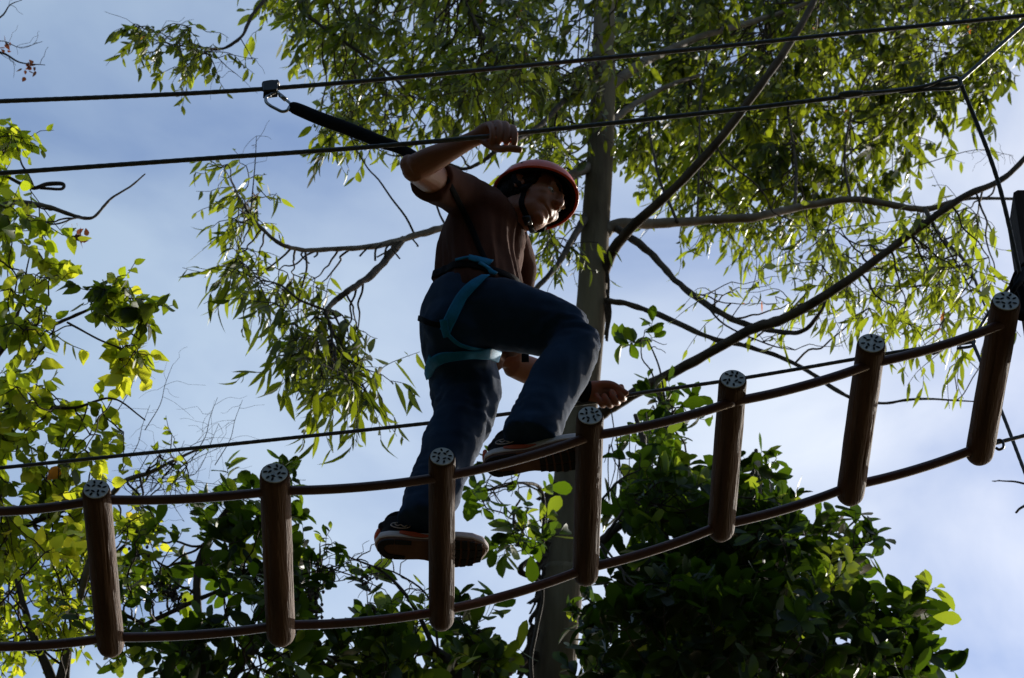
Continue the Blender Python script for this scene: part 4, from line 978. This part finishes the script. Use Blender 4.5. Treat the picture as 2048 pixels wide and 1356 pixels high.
E.fill(lv, [(1030, 330), (1165, 250), (1165, 550), (1110, 520), (1060, 490), (1050, 400)], 13, (11.4, 12.6), .085, ntw=5, nlf=8, rpx=26, tone=(.15, .7))
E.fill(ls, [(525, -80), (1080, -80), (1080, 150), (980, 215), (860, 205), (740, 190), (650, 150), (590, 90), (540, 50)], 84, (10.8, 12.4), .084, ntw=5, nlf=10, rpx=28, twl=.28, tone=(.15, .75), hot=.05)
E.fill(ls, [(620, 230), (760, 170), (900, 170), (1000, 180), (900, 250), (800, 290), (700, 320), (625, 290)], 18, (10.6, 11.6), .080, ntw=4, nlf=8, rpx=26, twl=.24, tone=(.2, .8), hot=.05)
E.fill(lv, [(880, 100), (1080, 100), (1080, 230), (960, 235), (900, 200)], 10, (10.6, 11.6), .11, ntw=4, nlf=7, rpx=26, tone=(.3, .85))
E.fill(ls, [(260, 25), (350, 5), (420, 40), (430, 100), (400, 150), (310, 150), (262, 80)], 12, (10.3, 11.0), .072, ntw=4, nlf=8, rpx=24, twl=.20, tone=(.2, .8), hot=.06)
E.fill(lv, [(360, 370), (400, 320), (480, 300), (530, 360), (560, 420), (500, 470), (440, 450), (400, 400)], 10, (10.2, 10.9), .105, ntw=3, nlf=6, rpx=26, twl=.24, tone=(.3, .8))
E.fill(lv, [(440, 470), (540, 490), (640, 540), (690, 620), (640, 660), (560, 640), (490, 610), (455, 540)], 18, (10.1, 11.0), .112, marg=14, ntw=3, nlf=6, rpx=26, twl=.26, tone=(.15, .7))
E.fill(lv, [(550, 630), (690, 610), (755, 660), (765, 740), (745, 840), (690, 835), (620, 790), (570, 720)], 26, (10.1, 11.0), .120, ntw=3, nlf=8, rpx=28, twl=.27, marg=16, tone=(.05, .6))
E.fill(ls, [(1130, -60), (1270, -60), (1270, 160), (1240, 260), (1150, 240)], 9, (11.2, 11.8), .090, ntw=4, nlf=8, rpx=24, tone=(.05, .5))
bare(E, [(480, 75, 10.7), (500, 110, 10.7), (508, 125, 10.7)], .003, .0015, 1, 2)
bare(E, [(410, 96, 10.7), (350, 90, 10.7), (300, 75, 10.7), (270, 60, 10.7)], .004, .0018, 2, 12, .2)
bare(E, [(420, 98, 10.7), (450, 130, 10.7), (475, 150, 10.7)], .003, .0015, 3, 6, .2)
bare(E, [(500, 440, 10.5), (510, 330, 10.5), (513, 272, 10.5)], .004, .0014, 4, 6, .14)
bare(E, [(1460, 640, 11.5), (1510, 560, 11.5), (1510, 480, 11.5)], .003, .0013, 5, 8, .16)
bare(E, [(1405, 600, 11.6), (1450, 650, 11.5), (1540, 690, 11.5), (1590, 700, 11.5)], .006, .003, 6, 5, .2)
bare(E, [(1840, 330, 12), (1950, 300, 12), (2020, 310, 12)], .003, .0015, 7, 12, .12)
bare(E, [(1700, 300, 12), (1760, 560, 11.9), (1800, 580, 11.9)], .003, .0015, 8, 8, .15)
for k in range(60):  # fine drooping twig ends below the crown
    x = RNG.uniform(620, 1150); y = RNG.uniform(120, 260); Y = RNG.uniform(10.6, 11.5)
    E.twig(P(x, y, Y), P(x + RNG.uniform(-25, 25), y + RNG.uniform(40, 110), Y), .0018, .0010, 0, RNG, wob=.15)
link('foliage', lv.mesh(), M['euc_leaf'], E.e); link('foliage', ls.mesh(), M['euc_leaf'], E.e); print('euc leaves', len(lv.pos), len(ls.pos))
E.finish()
# peeling bark ribbons down the lower left side of the trunk
mb = MB(); rg = random.Random(5)
for k in range(34):
    y = rg.uniform(950, 1330); f = (1356 - y) / 1356; cxp = 1102 + (1356 - y) * .105; x = cxp - 41 + f * 10 + rg.uniform(-6, 8)
    ln = rg.uniform(30, 95); Y = YT - .05 + rg.uniform(-.08, .05)
    pts = spl([P(x, y, Y), P(x - rg.uniform(0, 10), y + ln * .35, Y), P(x - rg.uniform(2, 26), y + ln * .7, Y - .03), P(x - rg.uniform(4, 34), y + ln, Y - .04)], 4)
    link('bark_strip', ribbon(pts, rg.uniform(.012, .03), .003, [Vector((rg.uniform(-.6, .6), -1, .2))] * len(pts)).mesh(), M['strip'], E.e)
for k in range(10):
    y = rg.uniform(440, 640); cxp = 1188; Y = YT - .05; x = 1215 + rg.uniform(-6, 4); pts = spl([P(x, y, Y), P(x + 3, y + 30, Y), P(x + rg.uniform(-3, 6), y + 60, Y)], 4); link('bark_strip', ribbon(pts, .014, .003, [Vector((.4, -1, .2))] * len(pts)).mesh(), M['strip'], E.e)
for k in range(9):
    x = rg.uniform(600, 830); y = 497 - (x > 700) * (x - 700) * .15; Y = 10.75; pts = spl([P(x, y, Y), P(x + rg.uniform(-16, 10), y + 12, Y), P(x + rg.uniform(-30, 26), y + rg.uniform(14, 36), Y)], 3); link('bark_strip', ribbon(pts, .010, .002, [Vector((.2, -1, .2))] * len(pts)).mesh(), M['strip'], E.e)

# --- left yellow-green broadleaf tree
def ground_trunk(T, top, base, r0, r1, m='bark'):
    b = Vector((base[0], base[1], -.15)); mb = MB(); t = P(*top)
    mb.loft([(b, r0 * 1.3, r0 * 1.3), (b.lerp(t, .1), r0, r0), (b.lerp(t, .5) + Vector((.15, 0, 0)), (r0 + r1) / 2, (r0 + r1) / 2), (t, r1, r1)], n=16, sub=8); link('trunk', mb.mesh(), M[m], T.e); T.nodes.append((t, r1))
pb = P(-150, 1400, 9.5); B1 = Tree('broadleaf_tree', (pb.x, 9.5, 0), 'sunlit yellow-green broad-leaved tree filling the left edge')
ground_trunk(B1, (-120, 1300, 9.5), (pb.x, 9.5), .13, .05)
B1.limb([(-120, 1300, 9.5, 22), (-90, 1050, 9.5, 18), (-60, 800, 9.4, 14), (-40, 560, 9.3, 10), (-20, 400, 9.3, 7), (10, 280, 9.3, 4)], wob=.3)
B1.limb([(-70, 830, 9.4, 8), (0, 705, 9.2, 5.5), (70, 665, 9.1, 4), (130, 640, 9.1, 3.5), (195, 610, 9.1, 3), (250, 578, 9.1, 2)], wob=.4)
B1.limb([(-60, 900, 9.4, 8), (0, 812, 9.3, 4), (70, 814, 9.2, 3.6), (150, 815, 9.2, 3), (225, 797, 9.1, 2), (290, 840, 9.1, 1.6)], wob=.4)
B1.limb([(0, 700, 9.2, 5), (30, 640, 9.2, 4), (45, 600, 9.2, 2.5)], wob=.4)
B1.limb([(135, 645, 9.1, 2.2), (200, 680, 9.0, 2), (250, 700, 9, 1.6), (290, 720, 9, 1.4)], wob=.3)
B1.limb([(190, 615, 9.1, 2), (240, 650, 9, 1.8), (280, 680, 9, 1.4)], wob=.3)
B1.limb([(-20, 420, 9.3, 5), (30, 405, 9.2, 5), (90, 412, 9.1, 4.5), (150, 432, 9.1, 3.8), (185, 435, 9.1, 3.2), (210, 410, 9.1, 2.8), (225, 395, 9.1, 2.4), (262, 372, 9.1, 2), (290, 348, 9.1, 1.3)], m='palebark', wob=.3)
B1.limb([(0, 345, 9.3, 3), (60, 375, 9.2, 4), (95, 368, 9.2, 4.5), (125, 368, 9.2, 4), (122, 378, 9.2, 3), (80, 376, 9.2, 3)], wob=.1)
B1.limb([(-90, 1150, 9.5, 8), (0, 1080, 9.5, 5), (80, 1040, 9.5, 4), (160, 1010, 9.4, 3)], wob=.4)
lb = Leaves('ovate')
B1.fill(lb, [(-40, 210), (40, 215), (70, 235), (60, 270), (35, 330), (-40, 340)], 6, (9.0, 9.5), .060, 'spray', 4, .14, 6, 22, (.1, .7))
B1.fill(lb, [(-60, 300), (20, 330), (40, 370), (110, 410), (120, 480), (140, 540), (130, 640), (140, 720), (60, 800), (-60, 800)], 23, (8.8, 9.6), .070, 'spray', 3, .16, 6, 28, (.2, .9))
B1.fill(lb, [(160, 545), (250, 560), (300, 600), (335, 650), (330, 670), (290, 650), (240, 610), (180, 590)], 9, (8.9, 9.2), .068, 'spray', 4, .13, 6, 18, (.0, .5))
B1.fill(lb, [(215, 655), (300, 660), (315, 700), (290, 735), (230, 740)], 6, (8.9, 9.2), .075, 'spray', 3, .12, 5, 18, (.6, .95))
B1.fill(lb, [(-60, 780), (130, 750), (210, 800), (320, 810), (335, 850), (310, 900), (230, 930), (200, 960), (100, 1000), (-60, 1020)], 24, (8.9, 9.6), .068, 'spray', 3, .15, 7, 26, (.1, .85))
B1.fill(lb, [(-60, 1000), (160, 960), (210, 1010), (190, 1090), (100, 1120), (-60, 1150)], 17, (9.0, 9.8), .066, 'spray', 3, .15, 7, 26, (.3, .95), hot=.06)
link('foliage', lb.mesh(), M['broad_leaf'], B1.e); 
bare(B1, [(60, 380, 9.2), (120, 460, 9.2), (150, 480, 9.2)], .0022, .0012, 21, 4, .07)
B1.finish()
# dry seed clusters / dead leaves at far left
def crumple(T, px, py, Y, r, n, seed, m='dry_leaf', name='dry_leaves'):
    rg = np.random.default_rng(seed); l = Leaves('ovate'); c_ = P(px, py, Y); s_ = r / ppm(c_)
    for _ in range(n): l.add(np.array(c_) + rg.normal(0, s_, 3), rg.normal(0, 1, 3), rg.normal(0, 1, 3), .028 * rg.uniform(.6, 1.3), rg.random())
    return link(name, l.mesh(), M[m], T.e)
crumple(B1, 158, 472, 9.1, 9, 16, 2); 

# --- small-leaved tree lower left with bare twigs
pb = P(60, 1500, 10.5); B2 = Tree('small_leaved_tree', (pb.x, 10.5, 0), 'thin small-leaved tree with bare twigs behind the first log step')
ground_trunk(B2, (130, 1420, 10.5), (pb.x, 10.5), .10, .035)
B2.limb([(130, 1420, 10.5, 12), (60, 1250, 10.5, 8), (20, 1100, 10.5, 6), (-10, 950, 10.5, 4)], wob=.4)
B2.limb([(110, 1400, 10.5, 9), (160, 1200, 10.4, 7), (200, 1040, 10.3, 6), (240, 970, 10.2, 5.5), (300, 945, 10.2, 4.5), (350, 920, 10.2, 3.2), (395, 900, 10.2, 2.2), (450, 890, 10.2, 1.3)], m='palebark', wob=.4)
B2.limb([(130, 1420, 10.5, 8), (140, 1280, 10.5, 6), (175, 1160, 10.5, 5), (250, 1090, 10.4, 3)], wob=.4)
l2 = Leaves('ovate')
B2.fill(l2, [(-40, 1090), (170, 1060), (235, 1100), (230, 1260), (120, 1310), (-40, 1330)], 40, (10.1, 11.0), .048, 'spray', 4, .17, 7, 26, (.1, .8), hot=.05)
B2.fill(l2, [(230, 980), (290, 960), (330, 1030), (300, 1080), (240, 1070)], 8, (10.1, 10.7), .046, 'spray', 3, .15, 5, 24, (.3, .9), hot=.08)
B2.fill(l2, [(280, 890), (400, 900), (390, 960), (300, 960)], 6, (10.1, 10.4), .042, 'spray', 2, .16, 4, 22, (.5, .9))
link('foliage', l2.mesh(), M['broad_leaf'], B2.e)
for k in range(16):
    rgk = np.random.default_rng(200 + k); x = rgk.uniform(230, 340); y = rgk.uniform(920, 1010)
    bare(B2, [(x, y, 10.3), (x + rgk.uniform(20, 60), y + rgk.uniform(-70, 40), 10.3), (x + rgk.uniform(60, 150), y + rgk.uniform(-90, 90), 10.3)], .0022, .0010, 300 + k, 4, .16)
for (x, y) in ((285, 870), (330, 790), (420, 855), (470, 860), (270, 760)):
    rgk = np.random.default_rng(int(x)); bare(B2, [(x - 40, y + 70, 10.3), (x - 10, y + 20, 10.3), (x, y - 20, 10.3), (x + 15, y - 60, 10.3)], .0022, .0009, int(x), 6, .16)
B2.finish()
pb = P(30, 60, 10)
# thin bare twigs entering at top left
B3 = Tree('bare_twig_tree', (P(-300, 1356, 10).x, 10, 0), 'bare thin twigs with a few dead leaves entering at the upper left edge', 'tree')
ground_trunk(B3, (-260, 600, 10), (P(-300, 1356, 10).x, 10), .08, .03)
bare(B3, [(-260, 600, 10), (-160, 300, 10), (-60, 110, 10), (0, 105, 10), (40, 125, 10), (90, 130, 10)], .012, .0018, 31, 5, .12)
bare(B3, [(-160, 300, 10), (-60, 60, 10), (0, 35, 10), (20, 10, 10), (44, 0, 10)], .008, .0015, 32, 5, .12)
bare(B3, [(-60, 110, 10), (0, 82, 10), (40, 95, 10), (85, 83, 10)], .003, .0012, 33, 5, .1)
crumple(B3, 58, 143, 10, 8, 12, 4); crumple(B3, 20, 96, 10, 9, 8, 5); B3.finish()

# --- dark large-leaved trees / shrubs along the bottom
def dark_tree(name, label, base, limbs, fills, seed, leafL=.1, extra=None):
    pb = P(*base); T = Tree(name, (pb.x, base[2], 0), label); ground_trunk(T, base, (pb.x, base[2]), .11, .045)
    for l in limbs: T.limb(l, wob=.4, seed=seed)
    lf = Leaves('obov'); rng = np.random.default_rng(seed)
    for (poly, n_, Y, L_, ntw, nlf, rpx, tone, hot) in fills: T.fill(lf, poly, n_, Y, L_, 'up', ntw, .16, nlf, rpx, tone, hot, rng=rng)
    link('foliage', lf.mesh(), M['dark_leaf'], T.e); print(name, len(lf.pos))
    if extra: extra(T)
    T.finish(); return T
def ex1(T):
    for (a, b, c_) in (((600, 1150), (660, 1135), (700, 1125)), ((600, 1120), (700, 1150), (770, 1180)), ((590, 1200), (640, 1170), (690, 1160))):
        bare(T, [(*a, 10.2), (*b, 10.2), (*c_, 10.2)], .004, .002, a[0] + a[1], 6, .12)
    rr = random.Random(9)
    for (x, y, n_) in ((320, 1170, 26), (345, 1190, 26), (300, 1060, 12), (270, 1110, 12), (625, 1190, 18), (630, 1225, 14), (355, 1210, 14), (740, 1160, 8)):
        mb = MB()
        for _ in range(n_):
            p = P(x + rr.gauss(0, 11), y + rr.gauss(0, 11), 10.15 + rr.gauss(0, .05)); mb.ell(p, (.007, .007, .009), nu=6, nv=4); mb.tube([p, p.lerp(P(x, y, 10.15), .5) + Vector((.01, 0, .01)), P(x, y, 10.15)], .0018, n=4)
        link('seed_cluster', mb.mesh(), M['twig'], T.e)
dark_tree('dark_leaved_tree', 'dark leafy tree rising at the bottom left behind the second log step', (430, 1480, 10.4),
    [[(430, 1480, 10.4, 18), (402, 1330, 10.4, 11), (395, 1230, 10.4, 9), (400, 1120, 10.4, 7), (440, 1040, 10.4, 5), (480, 980, 10.4, 3)],
     [(430, 1420, 10.4, 12), (480, 1330, 10.4, 9), (550, 1255, 10.4, 8), (600, 1200, 10.4, 5), (640, 1150, 10.3, 3)],
     [(402, 1300, 10.4, 7), (330, 1270, 10.4, 5), (250, 1230, 10.3, 4)],
     [(250, 1270, 10.4, 4), (340, 1225, 10.4, 4.5), (430, 1185, 10.4, 4.5), (520, 1150, 10.4, 3)]],
    [([(455, 965), (520, 960), (560, 990), (600, 1060), (620, 1180), (560, 1250), (440, 1220), (390, 1150), (385, 1095), (430, 1050)], 22, (10.0, 10.8), .088, 3, 9, 24, (0, .75), .04),
     ([(330, 1230), (560, 1220), (600, 1300), (600, 1420), (320, 1420)], 20, (10.0, 10.8), .088, 3, 9, 26, (0, .6), .04),
     ([(235, 1010), (330, 1110), (345, 1200), (320, 1250), (240, 1250)], 9, (10.0, 10.6), .070, 3, 7, 26, (.3, .95), .1),
     ([(150, 1250), (320, 1250), (330, 1300), (170, 1330)], 8, (10.0, 10.6), .070, 3, 6, 24, (.2, .9), .1),
     ([(600, 1095), (660, 1110), (715, 1120), (720, 1150), (640, 1160), (600, 1150)], 7, (10.0, 10.4), .060, 2, 5, 18, (.1, .6), .04)], 11, extra=ex1)
def ex2(T):
    bare(T, [(870, 1300, 10.6), (835, 1225, 10.6), (800, 1175, 10.6), (760, 1140, 10.6), (700, 1115, 10.6)], .012, .004, 41, 8, .14)
    bare(T, [(878, 1310, 10.6), (860, 1200, 10.6), (800, 1150, 10.6), (740, 1130, 10.6)], .006, .003, 42, 8, .14)
    bare(T, [(690, 1340, 10.6), (620, 1320, 10.6), (590, 1290, 10.6)], .01, .006, 43, 5, .14)
dark_tree('dark_leaved_tree', 'low dark leafy tree below the third log step, left of the pale trunk', (960, 1500, 10.8),
    [[(960, 1500, 10.8, 22), (920, 1360, 10.8, 16), (870, 1305, 10.8, 13), (820, 1300, 10.7, 11), (780, 1345, 10.7, 8), (760, 1380, 10.7, 6)],
     [(940, 1440, 10.8, 10), (1010, 1350, 10.8, 8), (1050, 1320, 10.8, 7)],
     [(780, 1370, 10.7, 9), (700, 1330, 10.7, 8), (640, 1310, 10.6, 6), (590, 1290, 10.6, 5)],
     [(820, 1300, 10.7, 6), (770, 1260, 10.6, 4), (745, 1215, 10.5, 3)],
     [(900, 1340, 10.8, 6), (930, 1290, 10.7, 4), (960, 1260, 10.6, 3)]],
    [([(695, 1190), (760, 1180), (780, 1240), (830, 1240), (850, 1290), (820, 1420), (600, 1420), (640, 1330), (690, 1270)], 18, (10.4, 11), .105, 3, 9, 26, (0, .7), .06),
     ([(900, 1270), (950, 1230), (1010, 1260), (1040, 1300), (1020, 1400), (900, 1400), (880, 1310)], 12, (10.4, 11), .095, 3, 9, 24, (.1, .85), .06),
     ([(800, 1235), (850, 1225), (860, 1260), (810, 1265)], 3, (10.4, 10.7), .075, 2, 5, 14, (.85, 1), .4)], 12, extra=ex2)
def ex3(T):
    bare(T, [(1195, 1010, 10.4), (1240, 960, 10.4), (1280, 940, 10.4)], .006, .003, 51, 5, .14)
    bare(T, [(1330, 800, 11), (1320, 740, 11), (1305, 700, 11), (1295, 680, 11)], .0055, .003, 52, 2, .1)
    rr = random.Random(3)
    mb = MB()
    for k in range(14):
        x = rr.uniform(1215, 1330); y = rr.uniform(820, 900); Y = 10.7; pts = [P(x, y, Y), P(x + rr.uniform(-12, 8), y + 50, Y), P(x + rr.uniform(-24, 14), y + rr.uniform(90, 150), Y)]; mb.tube(pts, .003, .0015, n=4)
    link('hanging_twigs', mb.mesh(), M['twig'], T.e)
dark_tree('dark_leaved_tree', 'large dense dark-leaved tree filling the bottom right beside the pale trunk', (1420, 1520, 11),
    [[(1420, 1520, 11, 30), (1400, 1360, 11, 22), (1360, 1180, 11, 14), (1310, 1020, 11, 9), (1290, 900, 11, 6), (1270, 830, 11, 4)],
     [(1400, 1360, 11, 16), (1500, 1200, 11, 10), (1520, 1050, 11, 7), (1512, 900, 11, 4)],
     [(1420, 1400, 11, 14), (1560, 1250, 11, 9), (1640, 1150, 11, 6), (1700, 1060, 11, 3.5)],
     [(1440, 1450, 11, 14), (1640, 1350, 11, 9), (1760, 1300, 11, 6), (1810, 1210, 11, 3.5)],
     [(1380, 1300, 11, 10), (1270, 1230, 10.9, 6), (1210, 1170, 10.8, 4)],
     [(1200, 1085, 10.6, 9), (1250, 1045, 10.7, 8), (1330, 1020, 10.8, 7), (1410, 1000, 11, 6)],
     [(1205, 1080, 10.6, 4), (1240, 1030, 10.6, 3), (1265, 990, 10.6, 2.5)],
     [(1340, 830, 11, 5), (1330, 870, 11, 5), (1340, 905, 11, 5), (1355, 920, 11, 3)]],
    [([(1210, 880), (1290, 860), (1340, 930), (1400, 1000), (1400, 1090), (1260, 1100), (1215, 1060), (1300, 980), (1215, 900)], 24, (10.5, 11.6), .095, 3, 9, 26, (.1, .8), .04),
     ([(1380, 1000), (1460, 960), (1515, 905), (1540, 960), (1560, 1040), (1620, 1045), (1630, 1090), (1650, 1170), (1500, 1200), (1390, 1170)], 42, (10.4, 11.6), .1, 3, 9, 28, (0, .5), .02),
     ([(1640, 1090), (1700, 1060), (1735, 1040), (1735, 1100), (1690, 1150), (1640, 1140)], 7, (10.6, 11.2), .095, 3, 8, 20, (0, .5), .02),
     ([(1170, 1180), (1640, 1130), (1680, 1190), (1700, 1290), (1720, 1420), (1160, 1420)], 128, (10.2, 11.8), .108, 3, 9, 30, (0, .32), .015),
     ([(1640, 1150), (1690, 1170), (1700, 1210), (1640, 1220)], 4, (10.4, 10.8), .1, 3, 6, 16, (.85, 1), .5),
     ([(1700, 1260), (1750, 1230), (1795, 1210), (1835, 1250), (1845, 1320), (1850, 1430), (1700, 1430)], 22, (10.5, 11.3), .11, 3, 9, 24, (0, .6), .02),
     ([(1795, 1190), (1825, 1190), (1825, 1215), (1795, 1215)], 1, (10.8, 10.9), .10, 3, 5, 8, (.9, 1), .6),
     ([(1270, 668), (1300, 660), (1305, 685), (1275, 695)], 1, (10.9, 11.1), .085, 4, 6, 12, (.2, .7), .03),
     ([(1235, 800), (1370, 800), (1370, 850), (1240, 850)], 5, (10.8, 11.3), .09, 3, 6, 20, (.2, .8), .03)], 13, extra=ex3)
def ex4(T): bare(T, [(1085, 985, 11.5), (1040, 965, 11.4), (1000, 970, 11.3), (965, 985, 11.3)], .005, .003, 61, 6, .12)
dark_tree('leafy_climber', 'leafy climber sprigs hugging the left side of the pale trunk', (1075, 1420, 11.7),
    [[(1075, 1420, 11.7, 4), (1062, 1320, 11.7, 4), (1085, 1180, 11.7, 3.5), (1040, 1140, 11.6, 6), (1080, 1100, 11.7, 3), (1060, 1050, 11.5, 3)],
     [(1060, 1100, 11.6, 3), (1030, 1060, 11.4, 3), (1030, 1020, 11.4, 2.5), (1040, 1000, 11.4, 2)], [(1085, 1100, 11.7, 4), (1084, 985, 11.6, 4), (1040, 966, 11.4, 2.5), (980, 980, 11.3, 2)]],
    [([(1010, 1010), (1045, 1010), (1070, 1060), (1075, 1120), (1020, 1130), (1010, 1060)], 9, (11.2, 11.6), .095, 2, 5, 18, (.2, .85), .06),
     ([(935, 965), (1010, 965), (1070, 960), (1060, 985), (990, 1000), (940, 1000)], 6, (11.1, 11.5), .095, 2, 5, 14, (.2, .8), .05)], 14, extra=ex4)
# lone twig tips at the right edge
B5 = Tree('bare_twig_tree', (P(2300, 1356, 10).x, 10, 0), 'bare dark twig tips entering at the lower right edge under the last log step')
ground_trunk(B5, (2300, 1100, 10), (P(2300, 1356, 10).x, 10), .07, .03)
bare(B5, [(2300, 1100, 10), (2150, 1000, 10), (2048, 967, 10), (2010, 962, 10), (1984, 962, 10)], .008, .0016, 71, 2, .08)
bare(B5, [(2300, 1100, 10), (2120, 980, 10), (2048, 1012, 10), (2032, 1025, 10)], .008, .005, 72, 0)
B5.finish()

# --- trees added out of view behind and beside the viewer to block ambient light
rgf = np.random.default_rng(77); hull = MB(); lf = Leaves('obov')
spots = [(95 + 170 * k / 25, 8, 11, 0) for k in range(26)] + [(a_, 13, 16, 1) for a_ in (72, 82, 262, 274, 286, 298, 310, 322)]
for k, (az, d0_, d1_, tall) in enumerate(spots):
    az = R(az + rgf.uniform(-3, 3)); dist = rgf.uniform(d0_, d1_); cx_ = math.sin(az) * dist; cy_ = math.cos(az) * dist + 1.0 + 3 * tall
    hull.tube([(cx_, cy_, -.2), (cx_ + rgf.uniform(-.3, .3), cy_, 4), (cx_, cy_, 9)], .16, .07, n=8)
    for z_, r_ in ((3.0, 2.4), (6.5, 2.6), (10.0, 2.5), (13.0, 2.0)) + (((16.5, 2.2),) if tall or 150 < math.degrees(az) < 210 else ()):
        c_ = np.array([cx_ + rgf.uniform(-.5, .5), cy_ + rgf.uniform(-.5, .5), z_ + rgf.uniform(-.6, .6)]); V = []; rr = r_ * .72; b = len(hull.v)
        hull.ell(c_, (rr, rr, rr * .95), nu=16, nv=10)
        for i in range(b, len(hull.v)):
            p = np.array(hull.v[i]) - c_; hull.v[i] = tuple(c_ + p * (1 + .35 * noise.noise(Vector(p * 1.3 + k))))
        for _ in range(150):
            d_ = rgf.normal(0, 1, 3); d_ /= np.linalg.norm(d_); lf.add(c_ + d_ * r_ * rgf.uniform(.68, 1.05), d_ + rgf.normal(0, .6, 3) + np.array([0, 0, -.4]), rgf.normal(0, .6, 3) + np.array([0, 0, 1.]), rgf.uniform(.2, .34), rgf.uniform(0, .5))
a_ = lf.mesh(); M['shadehull'] = mat('shade_hull', (.012, .020, .007), .9, .1, nscale=6, noise_amt=.5)  # opaque core of the added trees, keeps sky light off the bridge
o = link('added_shade_wood', hull.mesh(), M['shadehull']); o['kind'] = 'stuff'; o['label'] = 'dense dark trees added out of view behind and beside the viewer to block skylight'; o['category'] = 'added_shade_wood'
link('foliage', a_, M['dark_leaf'], o)
